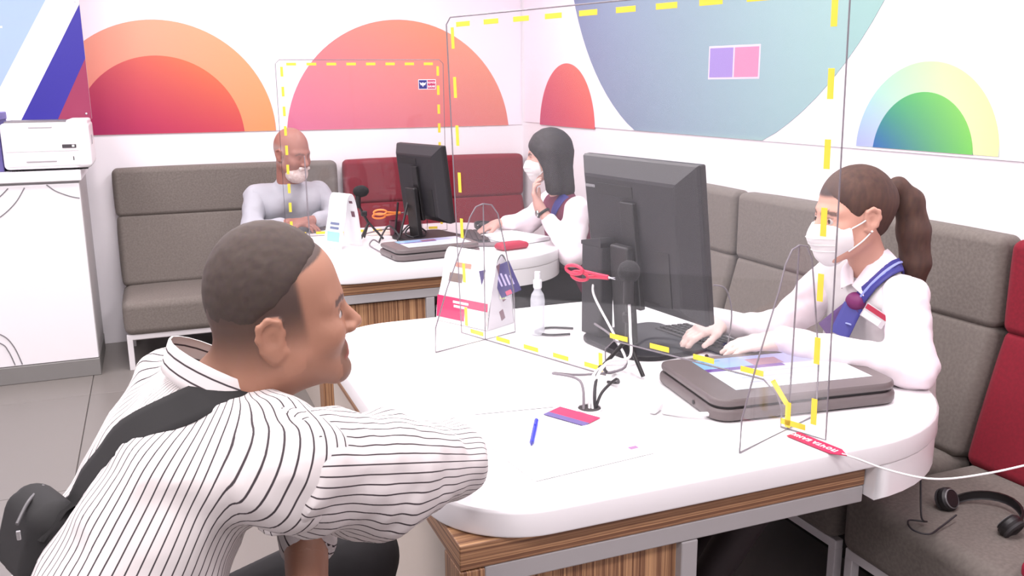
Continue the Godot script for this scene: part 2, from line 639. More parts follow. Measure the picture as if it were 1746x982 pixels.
# ---------------------------------------------------------------- benches
func bench(at: Vector3, turn: float, w: float, back: Material, label: String) -> void:
	# local: the bench runs along x from 0 to w, wall at z = 0, seat towards +z
	var t := thing("bench", label, "bench", at, "upholstered wall benches", turn)
	var seat := mat("grey_cloth", Color.WHITE)
	part("upper_backrest", MB.new().rb(Vector3(w - 0.026, 0.285, 0.10), 0.028, xf(Vector3(w / 2, 0.932, 0.058)), false, 3, 0.006).done(), back, t)
	part("lower_backrest", MB.new().rb(Vector3(w - 0.03, 0.43, 0.11), 0.03, xf(Vector3(w / 2, 0.585, 0.10), -15.0), false, 3, 0.008).done(), back, t)
	part("seat", MB.new().rb(Vector3(w - 0.034, 0.19, 0.56), 0.04, xf(Vector3(w / 2, 0.296, 0.39)), false, 3, 0.01).done(), seat, t)
	var fr := mat("white_metal", Color.WHITE)
	part("frame", MB.new().rb(Vector3(w - 0.04, 0.03, 0.03), 0.004, xf(Vector3(w / 2, 0.187, 0.63))).rb(Vector3(w - 0.04, 0.03, 0.03), 0.004, xf(Vector3(w / 2, 0.187, 0.12))).done(), fr, t)
	for x in [0.035, w - 0.035]:
		for z in [0.12, 0.63]:
			part("leg", box(Vector3(0.03, 0.175, 0.03), 0.003, xf(Vector3(x, 0.0875, z))), fr, t)

func benches() -> void:
	var g := mat("grey_cloth", Color.WHITE)
	var r := mat("red_cloth", Color.WHITE)
	bench(Vector3(-0.235, 0, -5.85), 0, 1.345, g, "grey high-backed bench between the white cabinet and the red bench")
	bench(Vector3(1.135, 0, -5.85), 0, 1.27, r, "red-backed bench against the back wall behind the far desk")
	bench(Vector3(2.425, 0, -3.2), -PI / 2, 1.335, g, "grey bench on the right wall behind the ponytailed woman")
	bench(Vector3(2.425, 0, -4.535), -PI / 2, 1.335, g, "grey bench on the right wall behind the large monitor")
	bench(Vector3(2.425, 0, -1.865), -PI / 2, 1.335, r, "red-backed bench with grey seat carrying the headphones")

# ---------------------------------------------------------------- cabinet corner on the left
func cabinet_corner() -> void:
	var t := thing("cabinet", "white cabinet with grey plinth and curved grey lines under the printer", "cabinet", Vector3(-0.80, 0, -5.47))
	var wp := mat("white_lacquer", hue(240, 238, 241), 0.35)
	part("plinth", box(Vector3(0.88, 0.095, 0.56), 0.004, xf(Vector3(0.0, 0.0475, 0))), mat("plinth_grey", hue(128, 126, 124), 0.5), t)
	part("body", box(Vector3(0.875, 0.97, 0.53), 0.004, xf(Vector3(0.0, 0.58, -0.015))), mat("cabinet_side", hue(190, 187, 188), 0.5), t)
	var d := part("door", box(Vector3(0.87, 0.955, 0.02), 0.004, xf(Vector3(0, 0.575, 0.262))), wp, t)
	part("top", box(Vector3(0.90, 0.055, 0.58), 0.006, xf(Vector3(0, 1.093, 0.0))), wp, t)
	part("lip", box(Vector3(0.40, 0.03, 0.05), 0.006, xf(Vector3(-0.03 - 0.21, 1.055, 0.28))), wp, t)
	var ln := mat("grey_line", hue(120, 118, 122), 0.6)
	var o := Vector3(-0.80, 0, -5.47)
	for a in [[[-0.695, 1.04], [-0.72, 1.015], [-0.77, 0.97]], [[-0.62, 1.04], [-0.67, 0.965], [-0.746, 0.897], [-0.85, 0.84]], [[-0.517, 1.05], [-0.476, 1.015], [-0.411, 0.985], [-0.369, 0.974]], [[-0.95, 0.33], [-0.819, 0.279], [-0.767, 0.212], [-0.736, 0.105]], [[-0.95, 0.29], [-0.825, 0.232], [-0.792, 0.183], [-0.77, 0.105]]]:
		var ps := []
		for q in a: ps.append(Vector3(q[0], q[1], -5.1965) - o)
		part("line", MB.new().tube(curve(ps), 0.0028, 6).done(), ln, d)
	# printer
	t = thing("printer", "white laser printer standing on the cabinet", "printer", Vector3(-0.495, 1.1205, -5.40))
	part("body", MB.new().rb(Vector3(0.41, 0.235, 0.40), 0.022, xf(Vector3(0, 0.128, 0)), false, 3).done(), wp, t)
	for x in [-0.16, 0.16]: part("foot", box(Vector3(0.04, 0.014, 0.3), 0.003, xf(Vector3(x, 0.007, 0))), mat("black_plastic", Color.WHITE), t)
	var fd := part("front_door", box(Vector3(0.335, 0.13, 0.008), 0.004, xf(Vector3(-0.02, 0.165, 0.2))), mat("white_plastic", Color.WHITE), t)
	part("grip", box(Vector3(0.11, 0.006, 0.006), 0.002, xf(Vector3(-0.02, 0.222, 0.203))), mat("grip_grey", hue(165, 160, 165), 0.6), fd)
	part("badge", MB.new().rb(Vector3(0.066, 0.019, 0.006), 0.009, xf(Vector3(0.105, 0.125, 0.205)), false, 3).done(), mat("badge_dark", hue(70, 66, 70), 0.3), fd)
	part("badge_button", MB.new().rb(Vector3(0.012, 0.011, 0.004), 0.005, xf(Vector3(0.124, 0.125, 0.208)), false, 3).done(), wp, fd)
	var tr := part("paper_tray", box(Vector3(0.335, 0.07, 0.008), 0.004, xf(Vector3(-0.02, 0.06, 0.2))), mat("white_plastic", Color.WHITE), t)
	part("grip", box(Vector3(0.14, 0.007, 0.006), 0.002, xf(Vector3(-0.03, 0.05, 0.204))), mat("grip_grey", Color.WHITE), tr)
	part("level_window", box(Vector3(0.005, 0.02, 0.004), 0.001, xf(Vector3(0.12, 0.062, 0.204))), mat("badge_dark", Color.WHITE), tr)
	part("output_tray", box(Vector3(0.30, 0.012, 0.28), 0.004, xf(Vector3(-0.04, 0.247, 0.0))), mat("tray_grey", hue(110, 104, 106), 0.5), t)
	part("control_hump", MB.new().rb(Vector3(0.10, 0.03, 0.36), 0.012, xf(Vector3(0.15, 0.244, 0)), false, 3).done(), wp, t)
	part("side_grip", box(Vector3(0.006, 0.05, 0.05), 0.002, xf(Vector3(0.2055, 0.15, 0.05))), mat("grip_grey", Color.WHITE), t)
	# blue box beside the printer
	t = thing("storage_box", "violet blue box at the left edge beside the printer", "box", Vector3(-0.785, 1.1205, -5.40))
	part("body", box(Vector3(0.155, 0.27, 0.3), 0.006, xf(Vector3(0, 0.135, 0))), mat("violet_blue", hue(98, 90, 150), 0.6), t)
	part("lid", box(Vector3(0.163, 0.04, 0.306), 0.005, xf(Vector3(0, 0.279, 0))), mat("violet_lid", hue(120, 112, 176), 0.6), t)
	# flag board on the wall
	t = thing("wall_board", "wall board with light blue, white, blue and red diagonal bands", "board", Vector3(-0.29, 0, -5.60))
	part("backing", box(Vector3(1.3, 1.30, 0.03), 0.003, xf(Vector3(-0.65, 2.02, -0.017))), mat("board_edge", hue(205, 200, 206), 0.5), t)
	var im := gradient(hue(156, 178, 232), hue(142, 166, 228), hue(152, 174, 230), hue(158, 180, 232))
	part("light_blue_field", board_piece([[-1.3, 1.37], [-1.3, 2.67], [0.15 - 0.0, 2.67], [-0.163, 2.003], [-0.435, 1.543], [-0.537, 1.37]], 0.0), printed("light_blue_print", im, 0.45), t)
	part("white_band", board_piece([[-0.537, 1.37], [-0.435, 1.543], [-0.163, 2.003], [0.0, 2.28], [0.0, 1.99], [-0.178, 1.37 + 0.30], [-0.352, 1.37]], 0.0008), mat("board_white", hue(246, 244, 248), 0.4), t)
	part("blue_band", board_piece([[-0.352, 1.37], [0.0, 1.985], [0.0, 1.70], [-0.172, 1.37]], 0.0012), mat("flag_blue", hue(46, 38, 142), 0.4), t)
	part("red_band", board_piece([[-0.172, 1.37], [0.0, 1.70], [0.0, 1.37]], 0.0012), mat("flag_red", hue(142, 46, 80), 0.4), t)
	for p in [Vector2(-0.02, 2.0), Vector2(-0.025, 1.40)]:
		part("screw", MB.new().lathe([Vector2(0, 0.004), Vector2(0.005, 0.003), Vector2(0.006, 0.0)], xf(Vector3(p.x, p.y, 0.002), 90), 12).done(), mat("screw_metal", hue(200, 200, 205), 0.3, 0.6), t)
	for k in 3:
		part("text_line", box(Vector3([0.33, 0.25, 0.2][k], 0.012, 0.001), 0.0004, xf(Vector3(-0.55 + [0.0, -0.035, -0.06][k], 1.86 - k * 0.03, 0.001))), mat("text_pale", hue(226, 236, 255), 0.5), t)

func board_piece(pts: Array, lift: float) -> ArrayMesh:
	var poly := PackedVector2Array()
	for p in pts: poly.append(Vector2(minf(p[0], 0.0), p[1]))
	var b := MB.new()
	b.prism(poly, 0.0, 0.001 + lift, Transform3D(Basis(Vector3.RIGHT, Vector3.BACK, Vector3.UP), Vector3(0, 0, -0.0015)))
	for i in b.u.size(): b.u[i] = Vector2((b.v[i].x + 1.3) / 1.3, 1.0 - (b.v[i].y - 1.37) / 1.3)
	return b.done()

# ---------------------------------------------------------------- desks
func desk(label: String, x0: float, x1: float, z0: float, z1: float, r: Array, bx: float, wx: float, hole := Vector2(-9, -9)) -> void:
	# z0 far edge, z1 near edge; bx left end and wx right end of the veneered base
	var t := thing("desk", label, "desk", Vector3(x0, 0, z1), "rounded white service desks")
	var o := Vector3(x0, 0, z1)
	var wd := mat("white_desk", Color.WHITE)
	var T := 0.74
	part("top", MB.new().prism(rounded(x0, x1, z0, z1, r, 14), T - 0.055, T, Transform3D(Basis(), -o), 0.006).done(), wd, t)
	var half := PackedVector2Array([Vector2(wx + 0.004, z0 - 1.0), Vector2(x1 + 1.0, z0 - 1.0), Vector2(x1 + 1.0, z1 + 1.0), Vector2(wx + 0.004, z1 + 1.0)])
	var cut: Array = Geometry2D.intersect_polygons(rounded(x0, x1 - 0.002, z0 + 0.002, z1 - 0.002, r, 14), half)
	part("end_block", MB.new().prism(cut[0], T - 0.135, T - 0.0552, Transform3D(Basis(), -o)).done(), wd, t)
	var ve := mat("striped_veneer", Color.WHITE)
	var gm := mat("grey_metal", Color.WHITE)
	var zf := z1 - 0.03
	var zb := z0 + 0.12
	part("apron_board", box(Vector3(wx - bx, 0.052, zf - zb), 0.003, Transform3D(Basis(), Vector3((bx + wx) / 2, T - 0.083, (zf + zb) / 2) - o), true), ve, t)
	part("end_post", box(Vector3(0.05, T - 0.112, 0.10), 0.003, Transform3D(Basis(), Vector3(bx + 0.025, (T - 0.112) / 2, zf - 0.05) - o)), ve, t)
	part("end_panel", box(Vector3(0.03, T - 0.112, zf - zb - 0.10), 0.003, Transform3D(Basis(), Vector3(bx + 0.03, (T - 0.112) / 2, (zf - 0.10 + zb) / 2) - o)), mat("panel_beige", hue(186, 176, 166), 0.5), t)
	var px := bx + 0.05 + 0.46
	part("front_panel", box(Vector3(0.44, T - 0.16, 0.02), 0.002, Transform3D(Basis(), Vector3(bx + 0.28, (T - 0.16) / 2, zf - 0.035) - o)), ve, t)
	var fr := MB.new()
	fr.rb(Vector3(wx - bx - 0.05, 0.042, 0.04), 0.004, Transform3D(Basis(), Vector3((bx + wx + 0.05) / 2, T - 0.131, zf - 0.022) - o))
	fr.rb(Vector3(wx - bx - 0.05, 0.042, 0.04), 0.004, Transform3D(Basis(), Vector3((bx + wx + 0.05) / 2, T - 0.131, zb + 0.022) - o))
	fr.rb(Vector3(0.04, 0.042, zf - zb - 0.09), 0.004, Transform3D(Basis(), Vector3(wx - 0.02, T - 0.131, (zf + zb) / 2) - o))
	part("frame", fr.done(), gm, t)
	for q in [Vector2(bx + 0.07, zf - 0.022), Vector2(px, zf - 0.022), Vector2(bx + 0.07, zb + 0.022), Vector2(px, zb + 0.022)]:
		part("leg", box(Vector3(0.04, T - 0.153, 0.04), 0.004, Transform3D(Basis(), Vector3(q.x, (T - 0.153) / 2, q.y) - o)), gm, t)
	if hole.x > -5.0:
		part("cable_grommet", MB.new().lathe([Vector2(0.034, 0.0), Vector2(0.034, 0.003), Vector2(0.029, 0.003), Vector2(0.028, 0.0)], Transform3D(Basis(), Vector3(hole.x, T, hole.y) - o), 28).done(), mat("grommet_grey", hue(205, 202, 205), 0.4), t)
		part("cable_hole", MB.new().lathe([Vector2(0.0, 0.0012), Vector2(0.0285, 0.0012)], Transform3D(Basis(), Vector3(hole.x, T, hole.y) - o), 28).done(), mat("hole_dark", hue(58, 54, 56), 0.9), t)

func near_desk() -> void:
	desk("nearest white rounded desk with striped wood base, the leaning man's", 0.45, 1.90, -2.91, -1.42, [0.26, 0.5, 0.46, 0.20], 0.47, 1.44, Vector2(0.955, -1.876))

func far_desk() -> void:
	desk("farther white rounded desk with striped wood base, the bearded man's", 0.60, 1.92, -5.06, -3.80, [0.3, 0.45, 0.42, 0.2], 0.62, 1.50)

# ---------------------------------------------------------------- clear screens
func fin_outline() -> Array:
	return [Vector2(-0.20, 0.0), Vector2(-0.198, 0.075), Vector2(-0.15, 0.19), Vector2(-0.075, 0.34), Vector2(-0.055, 0.395), Vector2(-0.03, 0.425), Vector2(0.0, 0.432), Vector2(0.035, 0.425), Vector2(0.06, 0.395), Vector2(0.085, 0.30), Vector2(0.125, 0.14), Vector2(0.13, 0.0)]

func screen(label: String, base: Vector3, turn: float, lean: float, length: float, height: float, open: Array, fins: Array, dash: float) -> Node3D:
	# local: the sheet runs along x from 0 to length, up y; fins stand across it along z
	var t := thing("acrylic_screen", label, "screen", base, "clear protective desk screens", turn)
	var gl := mat("clear_acrylic", Color.WHITE)
	var ge := mat("acrylic_edge", Color.WHITE)
	var ln := Transform3D(Basis(Vector3.RIGHT, deg_to_rad(lean)), Vector3.ZERO)
	var out: Array[Vector2] = [Vector2(0, 0)]
	if open.size():
		out.append(Vector2(open[0], 0.0)); out.append(Vector2(open[0], open[2] - 0.03)); out.append(Vector2(open[0] + 0.03, open[2]))
		out.append(Vector2(open[1] - 0.05, open[2])); out.append(Vector2(open[1] - 0.012, open[2] - 0.03)); out.append(Vector2(open[1], open[2] - 0.06)); out.append(Vector2(open[1], 0.0))
	out.append(Vector2(length, 0)); out.append(Vector2(length, height - 0.02)); out.append(Vector2(length - 0.02, height)); out.append(Vector2(0.02, height)); out.append(Vector2(0, height - 0.02))
	var up := Transform3D(ln.basis * Basis(Vector3.RIGHT, Vector3.BACK, Vector3.UP), Vector3.ZERO)
	part("sheet", MB.new().prism(PackedVector2Array(out), -0.002, 0.002, up).done(), gl, t)
	var rim := []
	for p in out: rim.append(ln * Vector3(p.x, p.y, 0))
	part("sheet_edge", MB.new().tube(rim, 0.0021, 6, true).done(), ge, t)
	for fx in fins:
		var fo := fin_outline()
		var poly := PackedVector2Array()
		for p in fo: poly.append(Vector2(p.x, p.y))
		var ft := Transform3D(Basis(Vector3(0, 0, -1), Vector3(1, 0, 0), Vector3(0, 1, 0)), Vector3(fx, 0.0, 0))
		var fin := part("support_fin", MB.new().prism(poly, -0.002, 0.002, ft).done(), gl, t)
		var re := []
		for p in fo: re.append(Vector3(fx, p.y, -p.x))
		part("fin_edge", MB.new().tube(re, 0.0022, 6, true).done(), ge, fin)
		part("slot_edge", MB.new().tube([Vector3(fx, 0.0, 0.0), Vector3(fx, 0.43, 0.0)], 0.002, 6).done(), ge, fin)
	var tp := mat("yellow_tape", Color.WHITE)
	var dm := box(Vector3(dash, 0.014, 0.0008), 0.0003)
	var put := func(at: Vector2, turned: float) -> void:
		var o := part("tape_dash", dm, tp, t)
		o.transform = ln * Transform3D(Basis(Vector3.BACK, turned), Vector3(at.x, at.y, 0.0026))
	var gap := dash * 1.9
	var n := int((height - 0.06) / gap)
	for i in n:
		var y := 0.06 + (height - 0.12) * i / (n - 1)
		put.call(Vector2(0.03, y), PI / 2)
		put.call(Vector2(length - 0.03, y), PI / 2)
	n = int((length - 0.08) / gap)
	for i in n:
		var x := 0.08 + (length - 0.16) * i / (n - 1)
		put.call(Vector2(x, height - 0.022), 0.0)
		if open.size() == 0 or x < open[0] - 0.02 or x > open[1] + 0.02:
			put.call(Vector2(x, 0.016), 0.0)
	if open.size():
		n = 4
		for i in n: put.call(Vector2(lerpf(open[0] + 0.05, open[1] - 0.08, i / 3.0), open[2] + 0.014), 0.0)
		put.call(Vector2(open[1] - 0.005, open[2] - 0.02), -0.9)
		put.call(Vector2(open[0] - 0.016, 0.03), PI / 2)
		put.call(Vector2(open[1] + 0.018, 0.035), PI / 2)
	return t

func sticker(t: Node3D, at: Vector3, w: float, a: Color, b: Color, soft: bool) -> void:
	var h := w * 0.55
	var st := part("logo_sticker", box(Vector3(w, h, 0.0008), 0.0003, Transform3D(Basis(), at)), mat("sticker_ground" + str(soft), hue(225, 200, 225) if soft else hue(238, 238, 245), 0.5), t)
	part("blue_field", box(Vector3(w * 0.46, h * 0.88, 0.0008), 0.0003, Transform3D(Basis(), at + Vector3(-w * 0.245, 0, 0.0006))), mat("sticker_blue" + str(soft), a, 0.5), st)
	part("red_field", box(Vector3(w * 0.46, h * 0.88, 0.0008), 0.0003, Transform3D(Basis(), at + Vector3(w * 0.245, 0, 0.0006))), mat("sticker_red" + str(soft), b, 0.5), st)
	if not soft:
		var wm := mat("sticker_white", hue(240, 240, 246), 0.5)
		part("emblem", MB.new().prism(PackedVector2Array([Vector2(-0.018, 0.012), Vector2(-0.006, 0.006), Vector2(0, 0.012), Vector2(0.006, 0.006), Vector2(0.018, 0.012), Vector2(0.012, -0.004), Vector2(0.004, -0.004), Vector2(0, -0.014), Vector2(-0.004, -0.004), Vector2(-0.012, -0.004)]), 0.0, 0.0008, Transform3D(Basis(Vector3.RIGHT, Vector3.BACK, Vector3.UP), at + Vector3(-w * 0.245, 0, 0.001))).done(), wm, st)
		for k in 2:
			var l := part("lettering", lettering(["ПОЧТА", "БАНК"][k], 0.011), wm, st)
			l.position = at + Vector3(w * 0.245, 0.009 - k * 0.02, 0.0014)

func near_screen() -> void:
	var t := screen("clear acrylic screen with yellow dashed tape standing on the nearest desk", Vector3(0.889, 0.7425, -2.669), deg_to_rad(-68.8), 2.0, 1.272, 0.985, [0.62, 1.16, 0.105], [0.117, 1.178], 0.062)
	sticker(t, Vector3(0.99, 0.83, 0.0034), 0.135, hue(150, 128, 196), hue(238, 128, 166), true)

func far_screen() -> void:
	var t := screen("clear acrylic screen with yellow dashed tape in front of the bearded man", Vector3(0.64, 0.7425, -4.88), deg_to_rad(-8.0), 0.0, 0.88, 0.93, [], [0.12, 0.74], 0.05)
	sticker(t, Vector3(0.79, 0.80, 0.0034), 0.095, hue(40, 42, 120), hue(186, 48, 92), false)

# ---------------------------------------------------------------- things on the nearest desk
func monitor(label: String, at: Vector3, turn: float, w: float, h: float, lift: float, logo: bool) -> void:
	# local: screen faces +z, back towards -z, stands on y = 0
	var t := thing("monitor", label, "monitor", at, "dark desk monitors", turn)
	var bk := mat("black_plastic", Color.WHITE)
	var dg := mat("dark_grey_plastic", Color.WHITE)
	var tl := Transform3D(Basis(Vector3.RIGHT, deg_to_rad(-7.0)), Vector3(0, lift, 0))
	var b := MB.new()
	b.rb(Vector3(w, h, 0.022), 0.006, tl * Transform3D(Basis(), Vector3(0, h / 2, 0.0)))
	part("bezel", b.done(), bk, t)
	# back shell: a frustum that narrows away from the screen
	var rings := [[0.496, 0.5, 0.5, -0.011], [0.49, 0.49, 0.5, -0.02], [0.40, 0.39, 0.42, -0.055], [0.385, 0.37, 0.40, -0.058]]
	var s := MB.new()
	for i in 3:
		for k in 4:
			var q := []
			for j in 2:
				var r: Array = rings[i + j]
				var c := [Vector3(-r[0] * w, (0.5 - r[2]) * h, r[3]), Vector3(r[0] * w, (0.5 - r[2]) * h, r[3]), Vector3(r[0] * w, (0.5 + r[1]) * h, r[3]), Vector3(-r[0] * w, (0.5 + r[1]) * h, r[3])]
				q.append(tl * c[k]); q.append(tl * c[(k + 1) % 4])
			var nn: Vector3 = (q[1] - q[0]).cross(q[2] - q[0]).normalized()
			var mid: Vector3 = (q[0] + q[1] + q[2] + q[3]) / 4.0 - tl * Vector3(0, h / 2, 0)
			if nn.dot(mid) < 0: nn = -nn
			s.quad(s.vert(q[0], nn), s.vert(q[1], nn), s.vert(q[3], nn), s.vert(q[2], nn))
	var f: Array = rings[3]
	var bn := tl.basis * Vector3(0, 0, -1)
	s.quad(s.vert(tl * Vector3(-f[0] * w, (0.5 - f[2]) * h, f[3]), bn), s.vert(tl * Vector3(f[0] * w, (0.5 - f[2]) * h, f[3]), bn), s.vert(tl * Vector3(f[0] * w, (0.5 + f[1]) * h, f[3]), bn), s.vert(tl * Vector3(-f[0] * w, (0.5 + f[1]) * h, f[3]), bn))
	var sh := part("back_shell", s.done(), dg, t)
	part("vent", box(Vector3(w * 0.34, h * 0.075, 0.004), 0.001, tl * Transform3D(Basis(), Vector3(w * 0.12, h * 0.80, -0.0585))), bk, sh)
	part("spine", box(Vector3(w * 0.12, h * 0.72, 0.02), 0.004, tl * Transform3D(Basis(), Vector3(-0.01, h * 0.38, -0.064))), bk, sh)
	part("port_bay", box(Vector3(w * 0.10, h * 0.36, 0.004), 0.001, tl * Transform3D(Basis(), Vector3(-w * 0.27, h * 0.27, -0.0585))), bk, sh)
	part("white_tag", box(Vector3(0.014, 0.022, 0.003), 0.001, tl * Transform3D(Basis(), Vector3(w * 0.06, h * 0.36, -0.075))), mat("white_plastic", Color.WHITE), sh)
	if logo:
		var l := part("lettering", lettering("lenovo", 0.012), mat("logo_silver", hue(170, 168, 172), 0.4), sh)
		l.transform = tl * Transform3D(Basis(Vector3.UP, PI), Vector3(w * 0.345, h * 0.81, -0.0585))
	var sc := mat("lit_desktop", hue(20, 24, 30), 0.2)
	sc.emission_enabled = true
	sc.emission = hue(170, 200, 235)
	sc.emission_energy_multiplier = 0.5
	part("screen", box(Vector3(w * 0.93, h * 0.82, 0.002), 0.0005, tl * Transform3D(Basis(), Vector3(0, h * 0.54, 0.0112))), sc, t)
	part("stand_arm", MB.new().rb(Vector3(0.09, lift + h * 0.42, 0.03), 0.008, xf(Vector3(0, (lift + h * 0.42) / 2 + 0.008, -0.105), -5)).done(), bk, t)
	part("stand_base", MB.new().prism(rounded(-0.19, 0.15, -0.19, 0.13, [0.11, 0.08, 0.05, 0.1], 8), 0.0, 0.014, Transform3D(), 0.004).done(), dg, t)

func microphone(label: String, at: Vector3, turn: float, h: float, lean: float) -> void:
	var t := thing("microphone", label, "microphone", at, "small tripod microphones", turn)
	var bk := mat("black_plastic", Color.WHITE)
	var top := Vector3(lean, h, 0)
	var f := Field.new()
	f.ell(top + Vector3(0.012, 0.0, 0), Vector3(0.042, 0.031, 0.031), Basis(), 0.01)
	f.amp = 0.0025
	f.fold = foam()
	var m := ArrayMesh.new()
	m.add_surface_from_arrays(Mesh.PRIMITIVE_TRIANGLES, f.net(0.004, Vector3.ZERO))
	part("foam_cover", m, mat("foam_black", hue(30, 29, 31), 0.95), t)
	part("body", MB.new().tube([top + Vector3(-0.004, -0.02, 0), top + Vector3(-0.006, -0.085, 0)], 0.014, 12).done(), bk, t)
	part("pole", MB.new().tube([top + Vector3(-0.006, -0.07, 0), Vector3(0, 0.09, 0)], 0.007, 10).done(), bk, t)
	part("clamp", MB.new().rb(Vector3(0.03, 0.028, 0.03), 0.006, xf(Vector3(lean * 0.5, h * 0.55, 0))).done(), bk, t)
	for k in 3:
		var a := TAU * k / 3.0 + 0.4
		part("leg", MB.new().tube([Vector3(0, 0.095, 0), Vector3(cos(a) * 0.075, 0.006, sin(a) * 0.075)], 0.006, 8).done(), bk, t)

func foam() -> FastNoiseLite:
	var n := FastNoiseLite.new()
	n.seed = 9
	n.frequency = 60.0
	return n

func tablet(label: String, at: Vector3, turn: float, w: float, d: float, im: Image) -> void:
	var t := thing("signing_tablet", label, "tablet", at, "grey desk signing tablets", turn)
	var br := mat("bronze_grey_plastic", Color.WHITE)
	part("base", MB.new().prism(rounded(-w / 2, w / 2, -d / 2, d / 2, [0.04, 0.05, 0.06, 0.05], 8), 0.002, 0.03, Transform3D(), 0.008).done(), br, t)
	part("groove", MB.new().prism(rounded(-w / 2 + 0.012, w / 2 - 0.012, -d / 2 + 0.012, d / 2 - 0.012, [0.03, 0.04, 0.05, 0.04], 8), 0.03, 0.036, Transform3D()).done(), mat("black_plastic", Color.WHITE), t)
	var up := part("display_slab", MB.new().prism(rounded(-w / 2 + 0.004, w / 2 - 0.004, -d / 2 + 0.004, d / 2 - 0.004, [0.035, 0.045, 0.055, 0.045], 8), 0.036, 0.055, Transform3D(), 0.007).done(), br, t)
	var b := MB.new()
	var sw := w * 0.74
	var sd := d * 0.70
	for q in [[-1, -1, 0, 0], [1, -1, 1, 0], [1, 1, 1, 1], [-1, 1, 0, 1]]:
		b.vert(Vector3(q[0] * sw / 2 + 0.02, 0.0556, q[1] * sd / 2 - 0.015), Vector3.UP, Vector2(q[2], q[3]))
	b.quad(0, 1, 2, 3)
	var sc := mat("tablet_display" + str(mats.size()), Color(0.1, 0.1, 0.1), 0.15)
	sc.emission_enabled = true
	sc.emission = Color.WHITE
	sc.emission_operator = BaseMaterial3D.EMISSION_OP_MULTIPLY
	sc.emission_texture = tex(im)
	sc.emission_energy_multiplier = 1.6
	part("display", b.done(), sc, up)
	part("power_socket", MB.new().lathe([Vector2(0, 0.001), Vector2(0.006, 0.001)], xf(Vector3(-w / 2 - 0.0005, 0.017, 0.06), 0, 0, 90), 12).done(), mat("black_plastic", Color.WHITE), t)

func page_image() -> Image:
	var im := Image.create(256, 192, false, Image.FORMAT_RGB8)
	im.fill(hue(248, 248, 252))
	for x in 256:
		for y in 62:
			im.set_pixel(x, y, hue(160, 210, 246).lerp(hue(186, 176, 232), clampf(x / 150.0, 0, 1)).lerp(hue(225, 225, 248), clampf((x - 130) / 120.0, 0, 1)))
	im.fill_rect(Rect2i(0, 62, 150, 18), hue(130, 88, 176))
	im.fill_rect(Rect2i(96, 20, 60, 42), hue(176, 128, 150))
	im.fill_rect(Rect2i(150, 62, 60, 6), hue(206, 200, 236))
	im.fill_rect(Rect2i(10, 10, 40, 8), hue(120, 180, 220))
	for k in 3: im.fill_rect(Rect2i(40, 98 + k * 28, 170 - k * 30, 7), hue(214, 214, 240))
	return im

